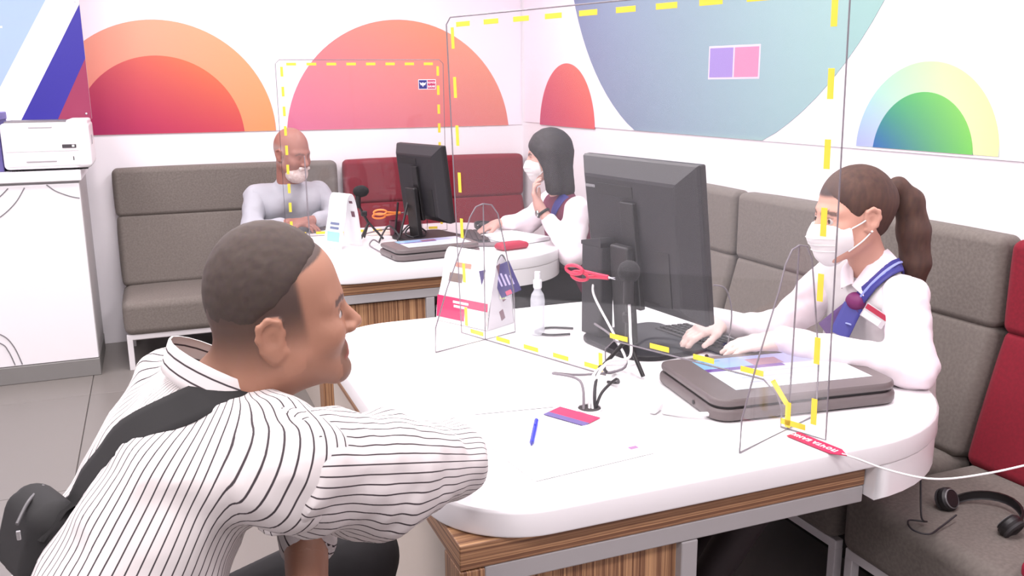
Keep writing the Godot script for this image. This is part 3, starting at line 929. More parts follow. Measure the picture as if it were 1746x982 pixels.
func tent(label: String, at: Vector3, turn: float, w: float, h: float, near: bool) -> Node3D:
	# folded leaflet stand: a front sheet, a curved top and a back sheet
	var t := thing("leaflet_stand", label, "leaflet stand", at, "folded white leaflet stands", turn)
	var wp := mat("white_paper", Color.WHITE)
	var prof := [Vector3(0, 0.001, 0.075), Vector3(0, 0.06, 0.068), Vector3(0, h * 0.6, 0.04), Vector3(0, h * 0.9, 0.024), Vector3(0, h, 0.0), Vector3(0, h * 0.9, -0.024), Vector3(0, h * 0.55, -0.045), Vector3(0, 0.001, -0.062)]
	var pts := curve(prof, 4)
	var outs := []
	for i in pts.size():
		var tg: Vector3 = (pts[mini(i + 1, pts.size() - 1)] - pts[maxi(i - 1, 0)]).normalized()
		var o := Vector3(0, -tg.z, tg.y)
		if o.dot(pts[i] - Vector3(0, h * 0.4, 0)) < 0: o = -o
		outs.append(o.normalized())
	part("sheet", MB.new().band(pts, outs, w, 0.0015).done(), wp, t)
	if near:
		var rd := mat("leaflet_red", hue(206, 40, 92), 0.5)
		var b := part("red_band", MB.new().rb(Vector3(w * 0.98, 0.075, 0.0014), 0.0004, xf(Vector3(0, 0.052, 0.0727), -6)).done(), rd, t)
		for k in 2: part("text_line", box(Vector3(w * [0.30, 0.26][k], 0.008, 0.0008), 0.0002, xf(Vector3(-w * 0.02, 0.075 - k * 0.014, 0.0712 + k * 0.0016), -6)), mat("leaflet_white", hue(246, 240, 244), 0.5), b)
		part("white_corner", MB.new().rb(Vector3(w * 0.42, 0.052, 0.001), 0.0003, xf(Vector3(w * 0.28, 0.036, 0.0762), -6)).done(), mat("leaflet_white", Color.WHITE), b)
		part("orange_strip", box(Vector3(w * 0.3, 0.016, 0.0012), 0.0004, xf(Vector3(-w * 0.1, h * 0.80, 0.0345), -14)), mat("strip_orange", hue(240, 140, 120), 0.5), t)
		part("picture", box(Vector3(w * 0.26, 0.03, 0.0012), 0.0004, xf(Vector3(-w * 0.22, h * 0.62, 0.043), -16)), mat("picture_grey", hue(120, 104, 98), 0.5), t)
		for q in [Vector2(0.012, 0.80), Vector2(-0.008, 0.42), Vector2(0.0, 0.16)]:
			part("print_mark", box(Vector3(0.0012, 0.035, 0.02), 0.0004, xf(Vector3(w * 0.5 + 0.0004, h * q.y, q.x), 20)), mat("mark_plum", hue(120, 84, 96), 0.6), t)
		part("side_sheet", MB.new().prism(PackedVector2Array([Vector2(-0.06, 0.0), Vector2(0.072, 0.0), Vector2(0.05, h * 0.5), Vector2(0.024, h * 0.88), Vector2(0.0, h * 0.985), Vector2(-0.024, h * 0.88), Vector2(-0.043, h * 0.5)]), w * 0.5 - 0.002, w * 0.5, Transform3D(Basis(Vector3(0, 0, 1), Vector3(1, 0, 0), Vector3(0, 1, 0)), Vector3.ZERO)).done(), mat("leaflet_grey", hue(214, 210, 216), 0.7), t)
	else:
		part("blue_picture", box(Vector3(w * 0.7, 0.05, 0.0012), 0.0004, xf(Vector3(0, 0.06, 0.0705), -7)), mat("picture_blue", hue(150, 196, 226), 0.5), t)
		for k in 2: part("text_line", box(Vector3(w * 0.5, 0.012, 0.0012), 0.0004, xf(Vector3(0, 0.125 - k * 0.022, 0.056 + k * 0.0045), -13)), mat("text_slate", hue(110, 120, 150), 0.5), t)
		for q in [Vector2(-0.016, 0.86), Vector2(-0.03, 0.6), Vector2(-0.045, 0.3)]:
			part("print_mark", box(Vector3(0.025, 0.03, 0.0012), 0.0004, xf(Vector3(w * 0.2, h * q.y, q.x - 0.014), 12)), mat("mark_plum", Color.WHITE), t)
	return t

func cord(called: String, label: String, pts: Array, r: float, m: Material, group := "") -> void:
	solo(called, MB.new().tube(curve(pts, 7), r, 7).done(), m, label, "cord", group)

func scissors(label: String, at: Vector3, turn: float, c: Color, reach: float) -> void:
	var t := thing("scissors", label, "scissors", at, "scissors on the desks", turn)
	var m := mat("scissor_" + c.to_html(), c, 0.4)
	for s in [-1.0, 1.0]:
		var ring := []
		for i in 20:
			var a := TAU * i / 20.0
			ring.append(Vector3(-0.045 + cos(a) * 0.034, 0.012 * s + sin(a) * 0.013, s * 0.014 + cos(a) * 0.004))
		part("handle", MB.new().tube(ring, 0.0055, 8, true).done(), m, t)
		part("shank", MB.new().tube([Vector3(-0.014, 0.011 * s, s * 0.012), Vector3(0.03, 0.004 * s, 0.0), Vector3(0.07, 0.002 * s, 0.0)], 0.0055, 8).done(), m, t)
		part("blade", MB.new().tube([Vector3(0.065, 0.002 * s, 0), Vector3(0.065 + reach, -0.003 * s, 0)], 0.004, 6, false, 0.001).done(), mat("blade_steel", hue(190, 190, 195), 0.25, 0.8), t)

func near_desk_things() -> void:
	var T := 0.7415
	monitor("large dark monitor seen from behind on the nearest desk", Vector3(1.405, T, -2.345), deg_to_rad(97.0), 0.565, 0.462, 0.113, true)
	# upright box behind the monitor
	var t := thing("upright_box", "tall dark grey upright box behind the large monitor, red scissors beside it", "box", Vector3(1.265, T + 0.0145, -2.44), "", deg_to_rad(10))
	part("body", MB.new().prism(rounded(-0.028, 0.028, -0.05, 0.05, [0.01, 0.01, 0.01, 0.01], 4), 0.0, 0.285, Transform3D(), 0.003).done(), mat("dark_grey_plastic", Color.WHITE), t)
	part("sloped_cap", MB.new().prism(PackedVector2Array([Vector2(-0.05, 0.0), Vector2(0.05, 0.0), Vector2(0.05, 0.03), Vector2(-0.05, 0.012)]), -0.028, 0.028, Transform3D(Basis(Vector3(0, 0, 1), Vector3(1, 0, 0), Vector3(0, 1, 0)), Vector3(0, 0.285, 0))).done(), mat("dark_grey_plastic", Color.WHITE), t)
	scissors("red-handled scissors hanging at the dark upright box", Vector3(1.195, 0.968, -2.36), deg_to_rad(-62), hue(206, 36, 76), 0.03)
	microphone("black foam microphone on a tripod behind the near screen", Vector3(1.185, T, -2.10), deg_to_rad(60), 0.285, -0.01)
	# keyboard
	t = thing("keyboard", "dark keyboard lying before the ponytailed woman", "keyboard", Vector3(1.56, T, -2.23), "", deg_to_rad(98))
	part("base", MB.new().rb(Vector3(0.40, 0.014, 0.14), 0.006, xf(Vector3(0, 0.009, 0), 3)).done(), mat("dark_grey_plastic", Color.WHITE), t)
	var km := box(Vector3(0.0165, 0.007, 0.0165), 0.002)
	for r in 5:
		for c in 19:
			var k := part("key", km, mat("black_plastic", Color.WHITE), t)
			k.transform = xf(Vector3(-0.18 + c * 0.02, 0.0185 - (r - 2) * 0.0013, -0.05 + r * 0.024), 3)
	# mouse
	t = thing("mouse", "grey computer mouse under the woman's gloved hand", "mouse", Vector3(1.44, T, -2.045), "", deg_to_rad(70))
	part("shell", MB.new().lathe([Vector2(0.0, 0.034), Vector2(0.012, 0.032), Vector2(0.022, 0.024), Vector2(0.028, 0.010), Vector2(0.029, 0.0)], Transform3D(Basis().scaled(Vector3(1.0, 0.9, 1.7)), Vector3.ZERO), 20).done(), mat("mouse_grey", hue(150, 150, 154), 0.4), t)
	part("wheel", MB.new().tube([Vector3(-0.003, 0.029, -0.025), Vector3(0.003, 0.029, -0.025)], 0.005, 10).done(), mat("black_plastic", Color.WHITE), t)
	tablet("bronze grey signing tablet with lit page under the near screen", Vector3(1.455, T, -1.80), deg_to_rad(-7.0), 0.52, 0.35, page_image())
	# plug on the tablet cable
	cord("tablet_cable", "white plug and cable beside the signing tablet", [Vector3(1.215, T + 0.017, -1.70), Vector3(1.18, T + 0.012, -1.70), Vector3(1.13, T + 0.008, -1.735), Vector3(1.10, T + 0.006, -1.77)], 0.006, mat("cable_white", hue(222, 220, 222), 0.5))
	solo("cable_plug", MB.new().rb(Vector3(0.05, 0.022, 0.024), 0.008, xf(Vector3(1.092, T + 0.012, -1.79), 0, 35)).done(), mat("cable_white", Color.WHITE), "loose white cable plug lying left of the signing tablet", "plug")
	solo("pen", MB.new().tube([Vector3(1.735, T + 0.007, -1.75), Vector3(1.80, T + 0.007, -1.705)], 0.006, 8).done(), mat("black_plastic", Color.WHITE), "black stylus lying right of the signing tablet", "pen")
	solo("clip", MB.new().rb(Vector3(0.13, 0.01, 0.03), 0.004, xf(Vector3(1.72, T + 0.006, -1.87), 0, -28)).done(), mat("black_plastic", Color.WHITE), "thin black clip lying by the woman's forearm", "clip")
	# leaflet stand with cards
	tent("white leaflet stand with red band and hanging cards on the nearest desk", Vector3(0.985, T, -2.795), deg_to_rad(-62), 0.235, 0.245, true)
	t = thing("bank_card", "dark blue bank card clipped to the near leaflet stand", "card", Vector3(1.045, 0.905, -2.672), "", deg_to_rad(-28))
	part("card", MB.new().rb(Vector3(0.072, 0.105, 0.002), 0.0009, xf(Vector3.ZERO, -8, 0, 24)).done(), mat("card_blue", hue(60, 52, 112), 0.35), t)
	for k in 4: part("print_line", box(Vector3(0.006, 0.05 - k * 0.006, 0.0006), 0.0002, xf(Vector3(-0.02 + k * 0.014, 0.0, 0.0016), -8, 0, 24)), mat("card_print", hue(190, 180, 220), 0.5), t)
	part("emblem", box(Vector3(0.02, 0.014, 0.0006), 0.0002, xf(Vector3(0.012, -0.042, 0.0016 + 0.006), -8, 0, 24)), mat("card_emblem", hue(206, 90, 120), 0.5), t)
	for k in 4:
		solo("leaflet", MB.new().rb(Vector3(0.05, 0.10, 0.0015), 0.0005, xf(Vector3(1.0 + k * 0.011, 0.885, -2.705 + k * 0.004), -4, -28, 10 - k * 2)).done(), mat("leaflet_%d" % k, [hue(70, 58, 110), hue(226, 228, 200), hue(176, 200, 120), hue(236, 236, 240)][k], 0.6), ["plum leaflet behind the blue bank card", "cream leaflet behind the blue bank card", "green leaflet behind the blue bank card", "white leaflet right behind the blue bank card"][k], "leaflet", "leaflets in the near stand")
	# spray bottle
	t = thing("spray_bottle", "clear small spray bottle right of the near leaflet stand", "bottle", Vector3(1.11, T, -2.555))
	var cl := mat("frosted_plastic", Color(0.86, 0.87, 0.9, 0.55), 0.35)
	cl.transparency = BaseMaterial3D.TRANSPARENCY_ALPHA
	part("body", MB.new().lathe([Vector2(0.0, 0.001), Vector2(0.021, 0.001), Vector2(0.023, 0.004), Vector2(0.023, 0.115), Vector2(0.020, 0.132), Vector2(0.012, 0.145), Vector2(0.011, 0.155)], Transform3D(), 24).done(), cl, t)
	part("cap", MB.new().lathe([Vector2(0.012, 0.152), Vector2(0.014, 0.156), Vector2(0.014, 0.178), Vector2(0.010, 0.182), Vector2(0.009, 0.206), Vector2(0.0, 0.208)], Transform3D(), 20).done(), mat("cap_white", hue(232, 232, 236), 0.4), t)
	# cards, pen and papers
	t = thing("brochure", "red and blue card lying by the cable hole", "card", Vector3(0.889, T, -1.842), "", deg_to_rad(-62))
	part("red_half", box(Vector3(0.122, 0.0015, 0.046), 0.0005, xf(Vector3(0, 0.001, -0.012))), mat("brochure_red", hue(206, 44, 88), 0.5), t)
	part("blue_half", box(Vector3(0.122, 0.0015, 0.022), 0.0005, xf(Vector3(0, 0.001, 0.022))), mat("brochure_blue", hue(96, 84, 140), 0.5), t)
	t = thing("pen", "blue ballpoint pen lying on the nearest desk", "pen", Vector3(0.76, T + 0.006, -1.772), "", deg_to_rad(-117.8))
	part("barrel", MB.new().tube([Vector3(-0.075, 0, 0), Vector3(0.062, 0, 0)], 0.0052, 10).done(), mat("pen_blue", hue(50, 62, 220), 0.35), t)
	part("tip", MB.new().tube([Vector3(0.062, 0, 0), Vector3(0.078, 0, 0)], 0.005, 10, false, 0.001).done(), mat("pen_tip", hue(60, 64, 150), 0.3), t)
	part("clip", box(Vector3(0.04, 0.002, 0.004), 0.0008, xf(Vector3(-0.05, 0.0065, 0))), mat("pen_blue", Color.WHITE), t)
	t = thing("paper_sheet", "white form with a small printed mark near the desk's front edge", "paper", Vector3(0.80, T, -1.66), "white forms on the nearest desk", deg_to_rad(6))
	part("sheet", box(Vector3(0.30, 0.0008, 0.21), 0.0002, xf(Vector3(0, 0.0006, 0.0))), mat("white_paper", Color.WHITE), t)
	part("printed_mark", box(Vector3(0.022, 0.0006, 0.014), 0.0002, xf(Vector3(0.125, 0.0011, 0.06))), mat("mark_violet", hue(150, 110, 150), 0.6), t)
	solo("paper_sheet", box(Vector3(0.21, 0.0008, 0.297), 0.0002, xf(Vector3(0.80, T + 0.0006, -2.08), 0, -8)), mat("white_paper", Color.WHITE), "blank white form lying between the leaflet stand and the red card", "paper", "white forms on the nearest desk")
	# hanging label on the desk rim
	t = thing("hanging_label", "pointed red label with white lettering on the desk's front rim", "label", Vector3(1.315, T + 0.001, -1.47), "", deg_to_rad(-80))
	part("tag", MB.new().prism(PackedVector2Array([Vector2(-0.07, -0.02), Vector2(0.05, -0.02), Vector2(0.078, 0.0), Vector2(0.05, 0.02), Vector2(-0.07, 0.02)]), 0.0, 0.0015).done(), mat("tag_red", hue(190, 34, 78), 0.45), t)
	var tl := part("lettering", lettering("ПОЧТА БАНК", 0.014), mat("tag_white", hue(248, 236, 240), 0.5), t)
	tl.transform = Transform3D(Basis(Vector3.RIGHT, -PI / 2).rotated(Vector3.UP, PI), Vector3(-0.008, 0.0018, 0.0))
	cord("cord", "thin white cord running from the red label to the right", [Vector3(1.325, T + 0.002, -1.405), Vector3(1.345, 0.738, -1.385), Vector3(1.404, 0.716, -1.345), Vector3(1.45, 0.72, -1.27), Vector3(1.50, 0.757, -1.19), Vector3(1.62, 0.80, -1.12), Vector3(1.9, 0.86, -1.0), Vector3(2.3, 0.92, -0.85)], 0.0022, mat("cord_white", hue(240, 234, 236), 0.5))
	# cables out of the desk hole
	var bk := mat("cable_black", hue(40, 38, 42), 0.5)
	var gy := mat("cable_grey", hue(120, 114, 120), 0.5)
	var wh := mat("cable_white", Color.WHITE)
	var h := Vector3(0.955, 0.735, -1.876)
	cord("cable", "black cable from the desk hole to the microphone tripod", [h + Vector3(0.012, 0, 0.008), h + Vector3(0.025, 0.05, -0.02), h + Vector3(0.08, 0.075, -0.10), h + Vector3(0.14, 0.03, -0.17), h + Vector3(0.19, 0.012, -0.22)], 0.0042, bk, "cables out of the desk hole")
	cord("cable", "black cable arching low from the desk hole to the right", [h + Vector3(0.016, 0, 0.0), h + Vector3(0.045, 0.035, -0.02), h + Vector3(0.11, 0.045, -0.07), h + Vector3(0.14, 0.02, -0.11), h + Vector3(0.13, 0.011, -0.15)], 0.004, bk, "cables out of the desk hole")
	cord("cable", "dark grey cable rising upright from the desk hole", [h + Vector3(-0.016, 0, 0.0), Vector3(0.95, 0.80, -1.92), Vector3(0.925, 0.79, -2.03), Vector3(1.03, 0.765, -2.055), Vector3(1.14, 0.78, -2.03), Vector3(1.21, 0.80, -2.22), Vector3(1.237, 0.80, -2.40)], 0.0036, gy, "cables out of the desk hole")
	cord("cable", "white cable rising from the desk hole to the upright box", [h, Vector3(0.975, 0.80, -1.91), Vector3(1.05, 0.81, -1.98), Vector3(1.13, 0.80, -2.01), Vector3(1.19, 0.82, -2.18), Vector3(1.205, 0.90, -2.34), Vector3(1.245, 0.92, -2.43)], 0.0038, wh, "cables out of the desk hole")
	cord("cable", "white cable looping up from the desk hole to the microphone", [h + Vector3(0.006, 0, 0.006), Vector3(0.985, 0.79, -1.91), Vector3(1.05, 0.825, -1.96), Vector3(1.13, 0.82, -1.99), Vector3(1.165, 0.87, -2.05), Vector3(1.18, 0.955, -2.088)], 0.004, wh, "cables out of the desk hole")
	cord("cable", "dark cable ring lying left of the upright box", [Vector3(1.24, T + 0.004, -2.56), Vector3(1.17, T + 0.004, -2.60), Vector3(1.11, T + 0.004, -2.575), Vector3(1.13, T + 0.004, -2.52), Vector3(1.20, T + 0.004, -2.50)], 0.004, bk)
	cord("cable", "thin dark cable hanging beside the large monitor's edge", [Vector3(1.42, 0.98, -2.04), Vector3(1.47, 0.96, -2.05), Vector3(1.50, 0.88, -2.06), Vector3(1.49, T + 0.018, -2.065)], 0.0022, gy)

# ---------------------------------------------------------------- things on the far desk
func far_desk_things() -> void:
	var T := 0.7415
	monitor("dark monitor seen from behind on the far desk", Vector3(1.36, T, -4.56), deg_to_rad(106.0), 0.44, 0.40, 0.10, false)
	microphone("black foam microphone on a tripod by the far leaflet stand", Vector3(1.03, T, -4.60), deg_to_rad(0), 0.26, -0.045)
	tent("white leaflet stand with blue picture on the far desk", Vector3(0.87, T, -4.46), deg_to_rad(-60), 0.13, 0.27, false)
	tablet("grey signing tablet on the far desk", Vector3(1.21, T, -4.08), deg_to_rad(6.0), 0.44, 0.27, page_image())
	for k in 2:
		solo("strut", MB.new().tube([[Vector3(1.185, T + 0.005, -4.66), Vector3(1.20, 0.93, -4.63)], [Vector3(1.165, T + 0.005, -4.50), Vector3(1.235, 0.935, -4.56)]][k], 0.006, 8).done(), mat("black_plastic", Color.WHITE), ["thin black rod standing behind the far cables", "thin black rod leaning at the far monitor"][k], "rod", "black rods on the far desk")
	scissors("orange-handled scissors standing behind the far desk's cables", Vector3(1.16, 0.862, -4.70), deg_to_rad(0), hue(240, 140, 70), 0.03)
	t_cup(Vector3(1.20, T, -4.70))
	var bk := mat("cable_black", Color.WHITE)
	var c := [Vector3(1.06, T + 0.005, -4.50), Vector3(1.09, T + 0.04, -4.54), Vector3(1.13, T + 0.075, -4.56), Vector3(1.17, T + 0.03, -4.53), Vector3(1.15, T + 0.01, -4.47)]
	cord("cable", "black cable humped over the far desk by the tablet", c, 0.005, bk, "cables on the far desk")
	cord("cable", "coiled black cable below the far monitor", [Vector3(1.20, T + 0.02, -4.60), Vector3(1.26, T + 0.07, -4.60), Vector3(1.33, T + 0.03, -4.56), Vector3(1.27, T + 0.012, -4.50), Vector3(1.21, T + 0.03, -4.53), Vector3(1.25, T + 0.06, -4.57), Vector3(1.30, T + 0.03, -4.52), Vector3(1.24, T + 0.02, -4.48)], 0.0045, bk, "cables on the far desk")
	cord("cable", "grey cable with a plug hanging on the far desk's left", [Vector3(1.05, T + 0.005, -4.46), Vector3(1.01, T + 0.03, -4.42), Vector3(0.97, T + 0.02, -4.33), Vector3(0.99, T + 0.006, -4.24), Vector3(1.0, T + 0.006, -4.20)], 0.004, mat("cable_grey", Color.WHITE), "cables on the far desk")
	cord("cable", "dark cable running behind the far scissors", [Vector3(1.0, T + 0.005, -4.72), Vector3(1.08, T + 0.02, -4.74), Vector3(1.17, T + 0.025, -4.77), Vector3(1.25, T + 0.005, -4.80)], 0.004, mat("cable_grey", Color.WHITE), "cables on the far desk")
	# keyboard, headset and papers of the colleague
	var t := thing("keyboard", "dark keyboard lying before the long-haired woman", "keyboard", Vector3(1.56, T, -4.42), "", deg_to_rad(75))
	part("base", MB.new().rb(Vector3(0.38, 0.016, 0.13), 0.006, xf(Vector3(0, 0.009, 0), 3)).done(), mat("dark_grey_plastic", Color.WHITE), t)
	for r in 4: part("key_row", MB.new().rb(Vector3(0.35, 0.006, 0.02), 0.002, xf(Vector3(0, 0.02 - r * 0.001, -0.042 + r * 0.028), 3)).done(), mat("black_plastic", Color.WHITE), t)
	headset("black headset lying on the far desk", Vector3(1.72, T + 0.014, -4.62), 0.5, 0.9)
	solo("pouch", MB.new().rb(Vector3(0.16, 0.03, 0.08), 0.014, xf(Vector3(1.62, T + 0.016, -4.05), 0, 12), false, 3, 0.004).done(), mat("pouch_red", hue(170, 30, 62), 0.6), "red pouch lying on the far desk's right end", "pouch")
	solo("paper_stack", MB.new().rb(Vector3(0.22, 0.02, 0.30), 0.002, xf(Vector3(1.74, T + 0.011, -4.30), 0, 20)).done(), mat("white_paper", Color.WHITE), "stack of white papers before the long-haired woman", "paper")
	solo("folder", MB.new().rb(Vector3(0.34, 0.008, 0.10), 0.002, xf(Vector3(1.55, T + 0.005, -4.20), 0, -25)).done(), mat("folder_grey", hue(126, 116, 120), 0.6), "grey folder lying behind the red pouch", "folder")
	solo("paper_sheet", box(Vector3(0.21, 0.001, 0.29), 0.0003, xf(Vector3(1.10, T + 0.001, -4.86), 0, 70)), mat("paper_peach", hue(246, 214, 204), 0.8), "pinkish paper sheet under the far scissors", "paper")

func t_cup(at: Vector3) -> void:
	var t := thing("pen_cup", "low dark pen cup holding the orange scissors", "cup", at)
	part("wall", MB.new().lathe([Vector2(0.0, 0.002), Vector2(0.03, 0.002), Vector2(0.034, 0.08), Vector2(0.030, 0.08), Vector2(0.027, 0.006), Vector2(0.0, 0.006)], Transform3D(), 20).done(), mat("cup_plum", hue(96, 40, 56), 0.5), t)

func headset(label: String, at: Vector3, turn: float, s: float) -> void:
	var t := thing("headphones", label, "headphones", at, "black headphones", turn)
	var bk := mat("black_plastic", Color.WHITE)
	var arc := []
	for i in 15:
		var a := PI * i / 14.0
		arc.append(Vector3(cos(a) * 0.085, 0.006 + sin(a) * 0.02, -sin(a) * 0.10) * s)
	var outs := []
	for p in arc: outs.append((p as Vector3 * Vector3(1, 0.0, 1)).normalized())
	part("headband", MB.new().band(arc, outs, 0.024 * s, 0.006 * s).done(), bk, t)
	for q in [-1.0, 1.0]:
		var e := Transform3D(Basis(Vector3(0, 0, 1), q * (PI / 2 - 0.5)).scaled(Vector3.ONE * s), Vector3(q * 0.085, 0.022, 0.02) * s)
		var cup := part("ear_cup", MB.new().lathe([Vector2(0, 0.014), Vector2(0.022, 0.014), Vector2(0.031, 0.006), Vector2(0.033, -0.004), Vector2(0.030, -0.012)], e, 24).done(), bk, t)
		part("cushion", MB.new().lathe([Vector2(0.030, -0.010), Vector2(0.031, -0.018), Vector2(0.024, -0.022), Vector2(0.016, -0.018), Vector2(0.0, -0.016)], e, 24).done(), mat("cushion_black", hue(52, 50, 52), 0.8), cup)
		part("cup_ring", MB.new().lathe([Vector2(0.024, 0.0145), Vector2(0.0265, 0.0125), Vector2(0.0245, 0.0115)], e, 24).done(), mat("ring_grey", hue(118, 116, 118), 0.35), cup)

func seat_things() -> void:
	headset("black headphones lying on the grey seat at the right", Vector3(1.945, 0.405, -1.545), deg_to_rad(-82), 1.0)
	var bk := mat("cable_black", Color.WHITE)
	cord("headphone_cable", "thin black cable of the headphones on the grey seat", [Vector3(1.87, 0.42, -1.56), Vector3(1.80, 0.406, -1.545), Vector3(1.745, 0.406, -1.53), Vector3(1.72, 0.41, -1.56), Vector3(1.75, 0.41, -1.60), Vector3(1.79, 0.408, -1.58), Vector3(1.76, 0.43, -1.57), Vector3(1.78, 0.50, -1.60), Vector3(1.80, 0.60, -1.63)], 0.0025, bk)
	solo("pouch", MB.new().rb(Vector3(0.16, 0.05, 0.10), 0.02, xf(Vector3(1.86, 0.425, -1.27), 0, 20), false, 3, 0.006).done(), mat("pouch_red", Color.WHITE), "dark red pouch on the grey seat at the photo's lower right corner", "pouch")

# ---------------------------------------------------------------- people
func frame(at: Vector3, fwd: Vector3, pitch: float, roll: float, s: float) -> Transform3D:
	# head frame: +z is the face, +y the crown, +x the person's left
	var f := fwd.normalized()
	var l := Vector3.UP.cross(f).normalized()
	f = f.rotated(l, -deg_to_rad(pitch))
	l = l.rotated(f, deg_to_rad(roll))
	var b := Basis(l, f.cross(l).normalized(), f)
	return Transform3D(b * s, at)

func skull(f: Field, h: Transform3D, tall := 1.0, ear := 0.0) -> void:
	var s := h.basis.x.length()
	var o := h.basis.orthonormalized()
	var e := func(c: Vector3, r: Vector3, k: float, op: int) -> void: f.ell(h * c, r * s, o, k * s, op)
	var c := func(a: Vector3, b: Vector3, ra: float, rb: float, k: float, op: int) -> void: f.cap(h * a, h * b, ra * s, rb * s, k * s, op)
	e.call(Vector3(0, 0.035 * tall, -0.012), Vector3(0.077, 0.092 * tall, 0.098), 0.03, 0)
	e.call(Vector3(0, -0.025, 0.018), Vector3(0.063, 0.085, 0.072), 0.03, 0)
	for q in [-1.0, 1.0]:
		c.call(Vector3(0.053 * q, -0.052, 0.0), Vector3(0.018 * q, -0.098, 0.058), 0.019, 0.018, 0.03, 0)
		c.call(Vector3(0.012 * q, 0.022, 0.083), Vector3(0.046 * q, 0.020, 0.064), 0.010, 0.009, 0.018, 0)
		e.call(Vector3(0.040 * q, -0.028, 0.058), Vector3(0.022, 0.024, 0.024), 0.025, 0)
	e.call(Vector3(0, -0.102, 0.066), Vector3(0.022, 0.018, 0.020), 0.02, 0)
	for q in [-1.0, 1.0]:
		e.call(Vector3(0.031 * q, -0.001, 0.100), Vector3(0.017, 0.013, 0.020), 0.014, 1)
		e.call(Vector3(0.031 * q, -0.002, 0.0735), Vector3(0.0125, 0.0125, 0.0125), 0.003, 0)
		c.call(Vector3(0.018 * q, 0.006, 0.0800), Vector3(0.043 * q, 0.006, 0.0765), 0.004, 0.004, 0.006, 0)
	c.call(Vector3(0, 0.012, 0.086), Vector3(0, -0.030, 0.109), 0.008, 0.0115, 0.012, 0)
	for q in [-1.0, 1.0]: e.call(Vector3(0.012 * q, -0.036, 0.097), Vector3(0.009, 0.008, 0.011), 0.008, 0)
	c.call(Vector3(-0.017, -0.062, 0.081), Vector3(0.017, -0.062, 0.081), 0.007, 0.007, 0.010, 0)
	c.call(Vector3(-0.014, -0.074, 0.080), Vector3(0.014, -0.074, 0.080), 0.008, 0.008, 0.008, 0)
	c.call(Vector3(-0.022, -0.0675, 0.092), Vector3(0.022, -0.0675, 0.092), 0.0022, 0.0022, 0.004, 1)
	for q in [-1.0, 1.0]:   # ears: a leaf with a rolled rim, hollow inside
		e.call(Vector3(0.079 * q, -0.002, -0.006 + ear), Vector3(0.009, 0.028, 0.017), 0.008, 0)
		var rim := [Vector3(0.078, 0.004, 0.010), Vector3(0.083, 0.022, 0.008), Vector3(0.087, 0.030, -0.006), Vector3(0.089, 0.022, -0.021), Vector3(0.088, 0.004, -0.025), Vector3(0.084, -0.016, -0.019), Vector3(0.080, -0.030, -0.006), Vector3(0.077, -0.026, 0.006)]
		for i in rim.size() - 1:
			var a: Vector3 = rim[i] * Vector3(q, 1, 1) + Vector3(0, 0, ear)
			var b: Vector3 = rim[i + 1] * Vector3(q, 1, 1) + Vector3(0, 0, ear)
			c.call(a, b, 0.0048, 0.0048, 0.005, 0)
		e.call(Vector3(0.091 * q, -0.002, -0.004 + ear), Vector3(0.009, 0.013, 0.009), 0.005, 1)

func hand(f: Field, w: Vector3, dir: Vector3, back: Vector3, thumb: Vector3, curl: float, s := 1.0, spread := 0.0) -> void:
	var d := dir.normalized()
	var t := (thumb - d * thumb.dot(d)).normalized()
	var n := (back - d * back.dot(d) - t * back.dot(t)).normalized()
	f.cap(w, w + d * 0.03 * s, 0.026 * s, 0.027 * s, 0.015)
	var len := [[0.042, 0.026, 0.020], [0.046, 0.029, 0.021], [0.042, 0.027, 0.020], [0.033, 0.021, 0.018]]
	for i in 4:
		var base := w + (d * (0.088 - 0.005 * absf(i - 1.2)) + t * (0.030 - 0.0205 * i)) * s
		f.cap(w + d * 0.015 * s + t * (0.014 - 0.010 * i) * s, base, 0.017 * s, 0.0125 * s, 0.014)
		var a := base
		var ang := 0.0
		for k in 3:
			ang += curl * [0.7, 1.0, 0.8][k] * (1.0 + 0.06 * i)
			var g := (d * cos(ang) - n * sin(ang) + t * spread * (1.5 - i) * 0.2).normalized()
			var b: Vector3 = a + g * len[i][k] * s
			f.cap(a, b, (0.0100 - 0.0008 * k) * s, (0.0094 - 0.0010 * k) * s, 0.004)
			a = b
	var ta := w + (d * 0.022 + t * 0.022) * s
	var t1 := ta + (d * 0.030 + t * 0.026 - n * 0.008) * s
	var t2 := t1 + (d * 0.031 + t * 0.010 - n * 0.008 * (1.0 + curl)) * s
	var t3 := t2 + (d * 0.024 + t * 0.001 - n * 0.006 * (1.0 + curl)) * s
	f.cap(ta, t1, 0.017 * s, 0.0125 * s, 0.012)
	f.cap(t1, t2, 0.0115 * s, 0.0105 * s, 0.005)
	f.cap(t2, t3, 0.0105 * s, 0.0085 * s, 0.005)

func mesh_of(list: Array) -> ArrayMesh:
	var m := ArrayMesh.new()
	for a in list: m.add_surface_from_arrays(Mesh.PRIMITIVE_TRIANGLES, a)
	return m

func folds(freq: float, sd: int) -> FastNoiseLite:
	var n := FastNoiseLite.new()
	n.seed = sd
	n.frequency = freq
	n.fractal_octaves = 2
	return n

